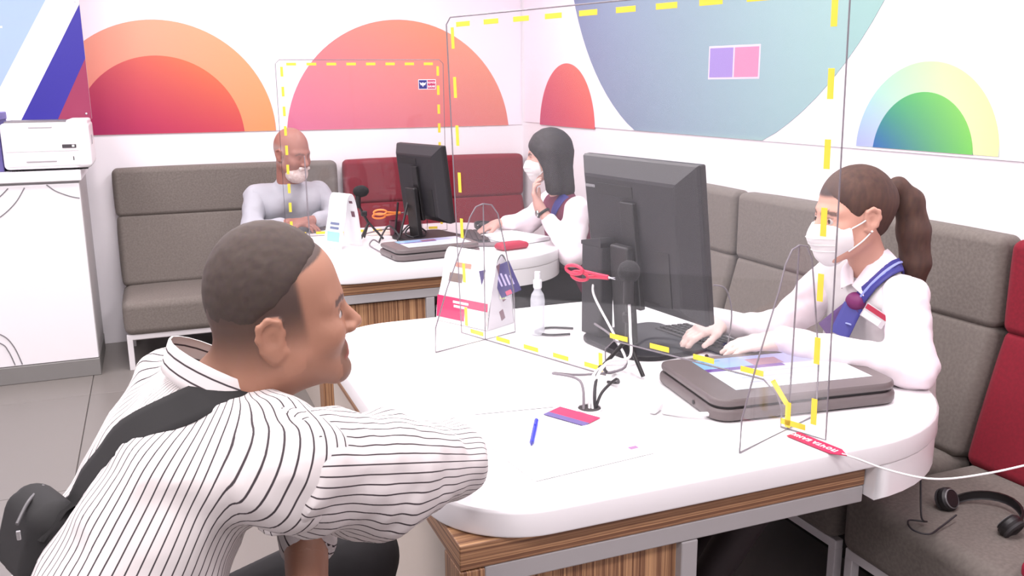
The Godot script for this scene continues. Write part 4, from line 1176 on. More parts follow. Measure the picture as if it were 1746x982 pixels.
func eyes(t: Node3D, h: Transform3D, base: Vector3, iris: Color) -> void:
	var o := h.basis.orthonormalized()
	var s := h.basis.x.length()
	for q in [-1.0, 1.0]:
		var c: Vector3 = h * Vector3(0.031 * q, -0.002, 0.0742) - base
		var ey := part("eye", MB.new().lathe([Vector2(0, 0.0128), Vector2(0.0045, 0.0120), Vector2(0.008, 0.0100), Vector2(0.0105, 0.0073), Vector2(0.0122, 0.0038), Vector2(0.0128, 0.0)], Transform3D(Basis(o.x, o.z, -o.y) * s, c), 16).done(), mat("eye_white", hue(186, 176, 172), 0.3), t)
		part("iris", MB.new().lathe([Vector2(0, 0.0133), Vector2(0.0035, 0.0130), Vector2(0.0062, 0.0118)], Transform3D(Basis(o.x, o.z, -o.y) * s, c), 14).done(), mat("iris_" + iris.to_html(), iris, 0.2), ey)

func face_paint(h: Transform3D, skin: Color, brow: Color, extra: Callable) -> Callable:
	var inv := h.affine_inverse()
	var lip := skin.lerp(lin(170, 84, 84), 0.55)
	return func(p: Vector3) -> Color:
		var q := inv * p
		var c := skin
		var ax := absf(q.x)
		if q.z > 0.06 and q.y > -0.083 and q.y < -0.054 and ax < 0.024: c = lip
		if q.z > 0.05 and ax > 0.010 and ax < 0.050 and absf(q.y - 0.0225 + absf(ax - 0.03) * 0.25) < 0.0055: c = skin.lerp(brow, 0.8)
		if q.z > 0.07 and ax > 0.018 and ax < 0.044 and absf(q.y - 0.0055) < 0.0022: c = skin.lerp(brow, 0.6)
		return extra.call(q, c)

func man() -> void:
	var base := Vector3(-0.14, 0.0, -1.30)
	var t := thing("person", "man in striped shirt with black shoulder strap leaning on the nearest desk", "person", base)
	var skin := lin(158, 113, 92)
	var hair := lin(56, 46, 42)
	var h := frame(Vector3(0.164, 1.180, -1.345), Vector3(1, 0, 0.02), 9.0, 2.0, 0.965)
	var N := Vector3(0.075, 1.065, -1.365)
	var P := Vector3(-0.21, 0.56, -1.29)
	var rs := Vector3(0.125, 1.01, -1.185)
	var ls := Vector3(0.025, 1.03, -1.55)
	var el := Vector3(0.445, 0.868, -1.425)
	var wr := Vector3(0.535, 0.802, -1.66)
	var lel := Vector3(0.20, 0.835, -1.50)
	var lwr := Vector3(0.165, 0.74, -1.285)
	# body: torso, limbs, neck
	var b := Field.new()
	for q in [-1.0, 1.0]:
		b.cap(N + Vector3(-0.08, -0.10, 0.085 * q), P + Vector3(0.0, 0.06, 0.075 * q), 0.085, 0.115, 0.05)
	b.cap(rs, ls, 0.055, 0.055, 0.04)
	b.cap(rs, el, 0.055, 0.042, 0.03); b.cap(el, wr, 0.042, 0.030, 0.02)
	b.cap(ls, lel, 0.055, 0.042, 0.03); b.cap(lel, lwr, 0.044, 0.032, 0.02)
	var knees := [Vector3(0.25, 0.60, -1.36), Vector3(0.31, 0.61, -1.62)]
	var ankles := [Vector3(0.15, 0.10, -1.32), Vector3(0.24, 0.10, -1.62)]
	for k in 2:
		b.cap(P + Vector3(0.02, 0.0, [0.09, -0.09][k]), knees[k], 0.085, 0.058, 0.04)
		b.cap(knees[k], ankles[k], 0.055, 0.038, 0.03)
		b.cap(ankles[k] + Vector3(-0.02, -0.04, 0), ankles[k] + Vector3(0.16, -0.06, 0), 0.036, 0.03, 0.03)
	var hd := Field.new()
	skull(hd, h, 1.16, -0.022)
	hd.ell(h * Vector3(0, 0.055, 0.040), Vector3(0.056, 0.056, 0.048), h.basis.orthonormalized(), 0.03)
	hd.cap(h * Vector3(0, -0.05, -0.035), N + Vector3(-0.015, -0.02, 0.0), 0.064, 0.072, 0.04)
	var paint := func(q: Vector3, c: Color) -> Color:
		var edge := lerpf(0.028, 0.085, smoothstep(0.075, 0.105, q.y))
		var m := smoothstep(-0.05, 0.035, q.y) * (1.0 - smoothstep(edge - 0.008, edge + 0.004, q.z))
		if q.z < -0.02: m = maxf(m, smoothstep(-0.075, 0.02, q.y) * 0.95)
		if absf(q.x) > 0.078 and q.y < 0.035 and q.z > -0.057 and q.z < -0.006: m = 0.0
		c = c.lerp(hair, clampf(m, 0.0, 1.0) * 0.9)
		var jaw := smoothstep(-0.035, -0.06, q.y) * smoothstep(-0.02, 0.02, q.z) * (1.0 - smoothstep(0.105, 0.115, q.z))
		if absf(q.x) > 0.075: jaw = 0.0
		c = c.lerp(hair, jaw * 0.22)
		if q.z > 0.062 and q.y < -0.044 and absf(q.x) < 0.034 and not (q.y > -0.083 and q.y < -0.058 and absf(q.x) < 0.022): c = c.lerp(hair, 0.4)
		return c
	var hands := Field.new()
	hands.cap(el.lerp(wr, 0.6), wr, 0.036, 0.030, 0.01)
	hand(hands, wr, Vector3(0.05, -0.12, -1.0), Vector3(0.1, 1, 0), Vector3(-1, 0, 0), 0.35)
	hands.cap(lel.lerp(lwr, 0.7), lwr, 0.035, 0.031, 0.01)
	hand(hands, lwr, Vector3(0.25, -0.7, 0.35), Vector3(0.9, 0.3, 0.2), Vector3(0.1, 0.2, 0.9), 0.4)
	var plain := func(_p: Vector3) -> Color: return skin
	part("body", mesh_of([b.net(0.013, base, plain), hd.net(0.0036, base, face_paint(h, skin, hair, paint)), hands.net(0.0045, base, plain)]), mat("skin", Color.WHITE), t)
	eyes(t, h, base, hue(60, 46, 40))
	# short hair, thickest on the crown
	var o := h.basis.orthonormalized()
	var hf := Field.new()
	hf.ell(h * Vector3(0, 0.050, -0.010), Vector3(0.0795, 0.112, 0.100) * 0.965, o, 0.01)
	hf.cut(h.basis.z * 1.0 + h.basis.y * -0.30, h * Vector3(0, 0.11, 0.086), 0.012)
	hf.cut(h.basis.y * -1.0 + h.basis.z * 0.72, h * Vector3(0, 0.045, 0.0), 0.02)
	hf.amp = 0.0012
	hf.fold = folds(55.0, 4)
	var dark := func(p: Vector3) -> Color:
		return hair.lerp(lin(84, 70, 62), clampf(0.5 + 0.5 * noise.get_noise_3dv(p * 90.0), 0, 1) * 0.5)
	part("hair", mesh_of([hf.net(0.004, base, dark)]), mat("hair_strands", Color.WHITE), t, "short cropped dark brown hair")
	# shirt
	var sf := Field.new()
	for q in [-1.0, 1.0]:
		sf.cap(N + Vector3(-0.08, -0.10, 0.085 * q), P + Vector3(0.0, 0.06, 0.08 * q), 0.108, 0.145, 0.06)
	sf.cap(N + Vector3(-0.03, -0.06, 0), P + Vector3(0.03, 0.10, 0), 0.09, 0.145, 0.05)
	sf.cap(rs + Vector3(0.012, -0.004, -0.004), ls + Vector3(-0.01, 0, 0.02), 0.088, 0.078, 0.05)
	sf.cap(N + Vector3(-0.02, -0.03, 0), N + Vector3(-0.005, 0.0, 0), 0.088, 0.078, 0.03)
	sf.cut(h.basis.y * 0.9 + Vector3(0.25, 0.6, 0), N + Vector3(0.0, 0.032, 0), 0.004)
	sf.amp = 0.011
	sf.fold = folds(8.0, 12)
	var ax := (N - P).normalized()
	var bk := (Vector3(-1, 0, 0) - ax * Vector3(-1, 0, 0).dot(ax)).normalized()
	var sd := ax.cross(bk)
	var around := func(p: Vector3) -> Vector2:
		var w := p - P
		var y := w.dot(ax)
		w -= ax * y
		return Vector2(atan2(w.dot(sd), w.dot(bk)) * 0.16 / 0.0115, y * 4.0)
	var cot := mat("striped_cotton", Color.WHITE)
	var torso := part("shirt", mesh_of([sf.net(0.0095, base, null, around)]), cot, t, "white shirt with thin dark stripes")
	# sleeves, lines along the arm
	for k in 2:
		var a: Vector3 = [rs, ls][k]
		var e: Vector3 = [el, lel][k]
		var w: Vector3 = [wr, lwr][k]
		var s2 := Field.new()
		var mid := a.lerp(e, 0.5) + Vector3(0.0, -0.015, 0)
		s2.cap(a + (a - e).normalized() * 0.0, mid, 0.088, 0.094, 0.03)
		s2.cap(mid, e, 0.094, 0.066, 0.03)
		s2.cap(e, e.lerp(w, [0.75, 0.45][k]), 0.060, 0.050, 0.03)
		s2.cut(-(e - a).normalized(), a - (e - a).normalized() * 0.012, 0.006)
		s2.amp = 0.011
		s2.fold = folds(9.0, 31 + k)
		var ua := (e - a).normalized()
		var va := Vector3.UP.cross(ua).normalized()
		var wa := ua.cross(va)
		var along := func(p: Vector3) -> Vector2:
			var q := p - a
			var y := q.dot(ua)
			q -= ua * y
			return Vector2(atan2(q.dot(wa), -q.dot(va) * [1.0, -1.0][k]) * 0.085 / 0.0135, y * 4.0)
		part("sleeve", mesh_of([s2.net(0.0075, base, null, along)]), cot, t)
	# collar
	var col := []
	var co := []
	for i in 25:
		var an := TAU * i / 24.0 + 0.3
		var d := Vector3(cos(an), 0, sin(an))
		var c := N + Vector3(-0.004, 0.03, 0) + Vector3(d.x * 0.076, -d.x * 0.045, d.z * 0.078)
		col.append(c - base)
		co.append(Vector3(d.x, 0.35, d.z).normalized())
	var cm := MB.new().band(col, co, 0.046, 0.003)
	for i in cm.u.size(): cm.u[i] = Vector2(cm.u[i].x * 1.3, cm.u[i].y)
	part("collar", cm.done(), cot, t)
	# trousers and shoes
	var tf := Field.new()
	for k in 2:
		tf.cap(P + Vector3(0.02, 0.0, [0.09, -0.09][k]), knees[k], 0.105, 0.078, 0.04)
		tf.cap(knees[k], ankles[k] + Vector3(0, -0.01, 0), 0.076, 0.058, 0.03)
	tf.cap(P + Vector3(-0.02, 0.02, 0.06), P + Vector3(-0.02, 0.02, -0.06), 0.12, 0.12, 0.05)
	part("trousers", mesh_of([tf.net(0.013, base)]), mat("black_cloth", hue(34, 32, 34), 0.9), t)
	for k in 2:
		var s3 := Field.new()
		s3.cap(ankles[k] + Vector3(-0.03, -0.05, 0), ankles[k] + Vector3(0.16, -0.062, 0), 0.045, 0.034, 0.02)
		s3.cut(Vector3(0, -1, 0), Vector3(0, 0.003, 0), 0.003)
		part("shoe", mesh_of([s3.net(0.009, base)]), mat("black_leather", hue(28, 27, 28), 0.4), t)
	# bag on a strap across the back
	var bag := thing("shoulder_bag", "black shoulder bag with a wide strap across the striped back", "bag", Vector3(-0.24, 0.93, -1.32))
	var bo := Vector3(-0.24, 0.93, -1.32)
	var pts := []
	var outs := []
	var A := Vector3(0.10, 1.10, -1.30)
	var B := Vector3(-0.185, 0.965, -1.31)
	for i in 17:
		var f := i / 16.0
		var p := A.lerp(B, f)
		var d := (Vector3(-0.1, 0.6, 0.8).lerp(Vector3(-0.75, 0.3, 0.6), f)).normalized()
		var s := sf.snap(p - d * 0.1, d)
		pts.append(s + d * 0.004 - bo)
		outs.append((sf.grad(s) * 0.6 + d * 0.6).normalized())
	for pass_n in 3:
		for i in range(1, 16):
			outs[i] = ((outs[i - 1] as Vector3) + outs[i] + outs[i + 1]).normalized()
			pts[i] = ((pts[i - 1] as Vector3) + pts[i] * 2.0 + pts[i + 1]) / 4.0
	var bm := mat("bag_black", hue(20, 19, 20), 0.8)
	var bx: Vector3 = pts[16] + Vector3(-0.058, -0.052, 0.0)
	pts.append(pts[16].lerp(bx, 0.45) + Vector3(0.0, 0.016, 0.03))
	outs.append(outs[16])
	pts.append(bx + Vector3(0.004, 0.02, 0.045))
	outs.append(outs[16])
	part("strap", MB.new().band(pts, outs, 0.060, 0.005).done(), bm, bag)
	part("pouch", MB.new().rb(Vector3(0.07, 0.125, 0.145), 0.034, xf(bx, 0, 25, -18), false, 4, 0.004).done(), bm, bag)
	part("zip", MB.new().tube(curve([bx + Vector3(-0.018, 0.046, 0.048), bx + Vector3(-0.006, 0.061, 0.012), bx + Vector3(0.008, 0.060, -0.04)]), 0.0028, 6).done(), mat("zip_grey", hue(84, 82, 84), 0.4), bag)
	part("zip_pull", MB.new().rb(Vector3(0.006, 0.014, 0.004), 0.0015, xf(bx + Vector3(-0.016, 0.034, 0.058))).done(), mat("steel", hue(190, 190, 192), 0.25, 0.8), bag)
	part("lower_strap", MB.new().tube(curve([bx + Vector3(0.02, -0.06, 0.03), bx + Vector3(0.03, -0.13, 0.03), bx + Vector3(0.06, -0.21, 0.0)]), 0.012, 8).done(), bm, bag)
	part("buckle", MB.new().tube([bx + Vector3(0.028, -0.075, 0.045), bx + Vector3(0.036, -0.095, 0.046), bx + Vector3(0.03, -0.115, 0.045)], 0.0028, 6).done(), mat("steel", Color.WHITE), bag)
	# what he sits on
	var st := thing("stool", "black round stool under the man in the striped shirt", "stool", Vector3(-0.12, 0, -1.28))
	part("seat", MB.new().lathe([Vector2(0, 0.36), Vector2(0.17, 0.36), Vector2(0.19, 0.38), Vector2(0.19, 0.425), Vector2(0.17, 0.442), Vector2(0, 0.446)], Transform3D(), 28).done(), mat("black_cloth", Color.WHITE), st)
	part("post", MB.new().tube([Vector3(0, 0.03, 0), Vector3(0, 0.37, 0)], 0.025, 14).done(), mat("steel", Color.WHITE), st)
	part("foot_plate", MB.new().lathe([Vector2(0, 0.035), Vector2(0.05, 0.032), Vector2(0.2, 0.012), Vector2(0.205, 0.0), Vector2(0, 0.0)], Transform3D(), 32).done(), mat("steel", Color.WHITE), st)

func mask_of(t: Node3D, h: Transform3D, base: Vector3, cell: float) -> void:
	var o := h.basis.orthonormalized()
	var s := h.basis.x.length()
	var f := Field.new()
	f.ell(h * Vector3(0, -0.040, 0.040), Vector3(0.071, 0.066, 0.073) * s, o, 0.01)
	f.cap(h * Vector3(0, -0.018, 0.092), h * Vector3(0, -0.045, 0.108), 0.016 * s, 0.018 * s, 0.03)
	f.cap(h * Vector3(0, -0.09, 0.075), h * Vector3(0, -0.10, 0.062), 0.03 * s, 0.03 * s, 0.03)
	f.cut(h.basis.y - h.basis.z * 0.10, h * Vector3(0, -0.012, 0.08), 0.004)
	f.cut(-h.basis.z + h.basis.y * 0.25, h * Vector3(0, -0.05, 0.036), 0.004)
	f.amp = 0.0025
	var n := folds(14.0, 3)
	f.fold = n
	var m := part("face_mask", mesh_of([f.net(cell, base)]), mat("mask_white", hue(236, 232, 232), 0.9), t, "white pleated medical face mask")
	for q in [-1.0, 1.0]:
		part("ear_loop", MB.new().tube(curve([h * Vector3(0.064 * q, -0.022, 0.045) - base, h * Vector3(0.078 * q, -0.006, 0.02) - base, h * Vector3(0.083 * q, 0.012, -0.008) - base]), 0.0022, 6).done(), mat("mask_white", Color.WHITE), m)
		part("ear_loop", MB.new().tube(curve([h * Vector3(0.058 * q, -0.082, 0.045) - base, h * Vector3(0.074 * q, -0.055, 0.015) - base, h * Vector3(0.081 * q, -0.03, -0.008) - base]), 0.0022, 6).done(), mat("mask_white", Color.WHITE), m)
	for k in 3:
		var ps := []
		for i in 9:
			var a := lerpf(-0.9, 0.9, i / 8.0)
			var p := h * Vector3(sin(a) * 0.066, -0.045 - 0.018 * k, 0.05 + cos(a) * 0.05)
			var d := (h.basis * Vector3(sin(a), 0, cos(a))).normalized()
			ps.append(f.snap(p - d * 0.03, d, 0.12) - base)
		part("pleat", MB.new().tube(ps, 0.0016, 6).done(), mat("mask_white", Color.WHITE), m)

func woman() -> void:
	var base := Vector3(2.0, 0.0, -1.90)
	var t := thing("person", "woman with a brown ponytail and face mask in a white blouse", "person", base)
	var skin := lin(206, 156, 138)
	var hair := lin(62, 44, 40)
	var h := frame(Vector3(1.755, 1.172, -1.895), Vector3(-0.95, 0, -0.14), -4.0, 0.0, 1.02)
	var N := Vector3(1.835, 1.035, -1.885)
	var P := Vector3(1.99, 0.50, -1.99)
	var ls := Vector3(1.835, 0.96, -1.765)
	var rs := Vector3(1.84, 0.965, -2.04)
	var le := Vector3(1.81, 0.795, -1.685)
	var lw := Vector3(1.575, 0.832, -1.925)
	var re := Vector3(1.70, 0.80, -2.10)
	var rw := Vector3(1.575, 0.815, -2.20)
	var b := Field.new()
	for q in [-1.0, 1.0]: b.cap(N + Vector3(0.03, -0.12, 0.07 * q), P + Vector3(0, 0.04, 0.08 * q), 0.07, 0.10, 0.05)
	b.cap(ls, rs, 0.045, 0.045, 0.03)
	b.cap(ls, le, 0.045, 0.036, 0.02); b.cap(le, lw, 0.036, 0.025, 0.02)
	b.cap(rs, re, 0.045, 0.036, 0.02); b.cap(re, rw, 0.036, 0.025, 0.02)
	var kn := [Vector3(1.47, 0.50, -1.80), Vector3(1.50, 0.50, -1.95)]
	var ak := [Vector3(1.09, 0.10, -1.74), Vector3(1.13, 0.10, -1.90)]
	for k in 2:
		b.cap(P + Vector3(-0.04, -0.01, [0.08, -0.08][k]), kn[k], 0.078, 0.055, 0.04)
		b.cap(kn[k], ak[k], 0.052, 0.034, 0.03)
		b.cap(ak[k] + Vector3(0.02, -0.03, 0), ak[k] + Vector3(-0.13, -0.055, 0), 0.032, 0.026, 0.03)
	var hd := Field.new()
	skull(hd, h, 1.03)
	hd.cap(h * Vector3(0, -0.06, -0.03), N + Vector3(0.005, -0.04, 0), 0.046, 0.055, 0.03)
	var paint := func(q: Vector3, c: Color) -> Color:
		var m := smoothstep(0.062, 0.075, q.y + q.z * 0.1) + smoothstep(0.02, 0.0, q.z) * smoothstep(-0.02, 0.01, q.y)
		return c if absf(q.x) > 0.08 else c.lerp(hair, clampf(m, 0, 1))
	var glove := lin(226, 200, 192)
	var hf := Field.new()
	hf.cap(le.lerp(lw, 0.7), lw, 0.030, 0.026, 0.01)
	hand(hf, lw, Vector3(-0.8, -0.14, -0.58), Vector3(0, 1, 0.1), Vector3(-0.4, 0, -1), 0.22, 0.95)
	hf.cap(re.lerp(rw, 0.7), rw, 0.030, 0.026, 0.01)
	hand(hf, rw, Vector3(-0.9, -0.2, -0.1), Vector3(0, 1, 0), Vector3(0.1, 0, 1), 0.35, 0.95)
	var ps := func(_p: Vector3) -> Color: return skin
	var pg := func(_p: Vector3) -> Color: return glove
	part("body", mesh_of([b.net(0.014, base, ps), hd.net(0.0042, base, face_paint(h, skin, hair, paint)), hf.net(0.0045, base, pg)]), mat("skin", Color.WHITE), t)
	eyes(t, h, base, hue(70, 52, 44))
	for q in [-1.0, 1.0]: part("earring", MB.new().lathe([Vector2(0, 0.004), Vector2(0.004, 0.0), Vector2(0, -0.004)], Transform3D(Basis(), h * Vector3(0.086 * q, -0.03, -0.004) - base), 10).done(), mat("pearl", hue(236, 228, 222), 0.2), t)
	mask_of(t, h, base, 0.0042)
	# hair drawn back into a ponytail
	var o := h.basis.orthonormalized()
	var g := Field.new()
	g.ell(h * Vector3(0, 0.040, -0.018), Vector3(0.086, 0.098, 0.104), o, 0.02)
	g.cap(h * Vector3(0, -0.02, -0.055), h * Vector3(0, 0.03, -0.08), 0.05, 0.05, 0.03)
	g.ell(h * Vector3(0, -0.02, 0.098), Vector3(0.085, 0.083, 0.092), o, 0.012, 1)
	for q in [-1.0, 1.0]: g.ell(h * Vector3(0.088 * q, -0.014, 0.0), Vector3(0.03, 0.042, 0.026), o, 0.01, 1)
	g.amp = 0.0005
	g.fold = folds(40.0, 8)
	var shade := func(p: Vector3) -> Color:
		return hair.lerp(lin(104, 74, 60), clampf(0.3 + 0.4 * noise.get_noise_3dv(Vector3(p.x * 60.0, p.y * 12.0, p.z * 60.0)), 0, 1))
	var hm := part("hair", mesh_of([g.net(0.0045, base, shade)]), mat("hair_strands", Color.WHITE), t, "brown hair pulled back smoothly")
	var pt := Field.new()
	var pl := [h * Vector3(0, 0.055, -0.105), h * Vector3(0.0, 0.060, -0.14), h * Vector3(0.005, 0.02, -0.172), h * Vector3(0.01, -0.06, -0.185), h * Vector3(0.015, -0.15, -0.19), h * Vector3(0.015, -0.25, -0.19)]
	var pr := [0.020, 0.028, 0.038, 0.043, 0.040, 0.018]
	for i in 5: pt.cap(pl[i], pl[i + 1], pr[i], pr[i + 1], 0.015)
	pt.amp = 0.0015
	var pn := folds(22.0, 15)
	pt.fold = pn
	part("ponytail", mesh_of([pt.net(0.0055, base, shade)]), mat("hair_strands", Color.WHITE), hm)
	part("hair_tie", MB.new().tube(curve([h * Vector3(-0.022, 0.058, -0.112) - base, h * Vector3(0, 0.078, -0.116) - base, h * Vector3(0.022, 0.058, -0.112) - base, h * Vector3(0, 0.036, -0.108) - base]), 0.006, 8).done(), mat("tie_dark", hue(40, 32, 34), 0.6), hm)
	# blouse sleeves and pale vest
	var blouse := mat("white_blouse", hue(238, 226, 232), 0.85)
	for k in 2:
		var a: Vector3 = [ls, rs][k]
		var e: Vector3 = [le, re][k]
		var w: Vector3 = [lw, rw][k]
		var s := Field.new()
		s.cap(a, e, 0.064, 0.054, 0.03)
		s.cap(e, w, 0.053, 0.036, 0.03)
		s.amp = 0.009
		s.fold = folds(13.0, 51 + k)
		part("sleeve", mesh_of([s.net(0.0075, base)]), blouse, t)
	var v := Field.new()
	for q in [-1.0, 1.0]: v.cap(N + Vector3(0.03, -0.125, 0.07 * q), P + Vector3(0, 0.04, 0.085 * q), 0.088, 0.118, 0.05)
	v.cap(ls + Vector3(0, 0.0, -0.02), rs + Vector3(0, 0, 0.02), 0.060, 0.060, 0.04)
	v.cap(N + Vector3(0.015, -0.06, 0), N + Vector3(0.01, -0.03, 0), 0.075, 0.06, 0.03)
	v.amp = 0.006
	v.fold = folds(8.0, 71)
	part("vest", mesh_of([v.net(0.010, base)]), mat("pale_vest", hue(218, 214, 214), 0.9), t, "pale grey knitted vest")
	var sk := Field.new()
	for k in 2: sk.cap(P + Vector3(-0.03, 0.0, [0.08, -0.08][k]), kn[k] + Vector3(0.08, 0.0, 0), 0.10, 0.078, 0.05)
	part("skirt", mesh_of([sk.net(0.014, base)]), mat("black_cloth", Color.WHITE), t)
	var lg := Field.new()
	for k in 2:
		lg.cap(kn[k] + Vector3(0.1, 0, 0), kn[k], 0.070, 0.060, 0.03)
		lg.cap(kn[k], ak[k], 0.057, 0.037, 0.03)
	part("stockings", mesh_of([lg.net(0.012, base)]), mat("dark_stockings", hue(48, 40, 42), 0.7), t)
	for k in 2:
		var s4 := Field.new()
		s4.cap(ak[k] + Vector3(0.03, -0.042, 0), ak[k] + Vector3(-0.14, -0.062, 0), 0.038, 0.027, 0.02)
		s4.cut(Vector3(0, -1, 0), Vector3(0, 0.003, 0), 0.003)
		part("shoe", mesh_of([s4.net(0.009, base)]), mat("black_leather", Color.WHITE), t)
	# collar wings, scarf and badge laid on the vest
	var wing := func(a: Vector3, c: Vector3, d: Vector3, w: float, m: Material, called: String, lift: float, parent: Node) -> MeshInstance3D:
		var ps2 := []
		var os := []
		for i in 9:
			var p := a.lerp(c, i / 8.0)
			var q := v.snap(p - d * 0.12, d, 0.25)
			ps2.append(q + d * lift - base)
			os.append(v.grad(q))
		return part(called, MB.new().band(ps2, os, w, 0.006).done(), m, parent)
	var out := Vector3(-0.75, 0.35, 0.6).normalized()
	wing.call(Vector3(1.83, 1.085, -1.81), Vector3(1.745, 0.985, -1.835), Vector3(-0.6, 0.5, 0.6).normalized(), 0.052, blouse, "collar", 0.012, t)
	wing.call(Vector3(1.80, 1.08, -1.95), Vector3(1.745, 0.985, -1.90), Vector3(-0.8, 0.5, -0.3).normalized(), 0.045, blouse, "collar", 0.012, t)
	var blue := mat("scarf_blue", hue(58, 58, 134), 0.55)
	var sc: MeshInstance3D = wing.call(Vector3(1.875, 1.07, -1.80), Vector3(1.75, 0.955, -1.835), Vector3(-0.4, 0.6, 0.7).normalized(), 0.038, blue, "scarf", 0.016, t)
	wing.call(Vector3(1.86, 1.068, -1.80), Vector3(1.75, 0.962, -1.83), Vector3(-0.4, 0.6, 0.7).normalized(), 0.006, mat("scarf_stripe", hue(150, 160, 220), 0.55), "stripe", 0.0225, sc)
	var kf := Field.new()
	var kp: Vector3 = v.snap(Vector3(1.75, 0.945, -1.85) - out * 0.1, out, 0.25)
	kf.ell(kp + out * 0.012, Vector3(0.026, 0.026, 0.030), Basis(), 0.02)
	part("scarf_knot", mesh_of([kf.net(0.004, base)]), mat("scarf_plum", hue(112, 34, 92), 0.55), sc)
	for q in 2:
		var tp := []
		var to := []
		for i in 6:
			tp.append(kp + out * 0.016 + Vector3(-0.006 - i * 0.006, -0.012 - i * 0.017, [-0.004, -0.022][q] * i * 0.7) - base)
			to.append(out)
		part("scarf_end", MB.new().band(tp, to, [0.052, 0.044][q], 0.006).done(), [blue, mat("scarf_violet", hue(86, 52, 112), 0.55)][q], sc)
		var sp: Array = []
		for w in [-1.0, 1.0]: sp.append((tp[3] as Vector3) + out * 0.008 + Vector3(0.004, 0.0, 0.02 * w) )
		part("stripe", MB.new().tube(sp, 0.0025, 6).done(), mat("scarf_stripe", Color.WHITE), sc)
	var bp: Vector3 = v.snap(Vector3(1.79, 0.908, -1.805) - out * 0.1, out, 0.3)
	var bn := (v.grad(bp) + out).normalized()
	var bu := (Vector3.UP - bn * Vector3.UP.dot(bn)).normalized()
	var bb := Transform3D(Basis(bu.cross(bn), bu, bn).rotated(bn, -0.45), bp + bn * 0.016 - base)
	var bd := part("name_badge", box(Vector3(0.068, 0.042, 0.002), 0.0008, bb), mat("badge_silver", hue(196, 190, 194), 0.4), t, "small red and white name badge")
	part("red_strip", box(Vector3(0.064, 0.014, 0.0012), 0.0004, bb * Transform3D(Basis(), Vector3(0, 0.012, 0.0014))), mat("badge_red", hue(170, 44, 70), 0.4), bd)
	part("white_strip", box(Vector3(0.052, 0.016, 0.0012), 0.0004, bb * Transform3D(Basis(), Vector3(-0.004, -0.01, 0.0014))), mat("white_paper", Color.WHITE), bd)

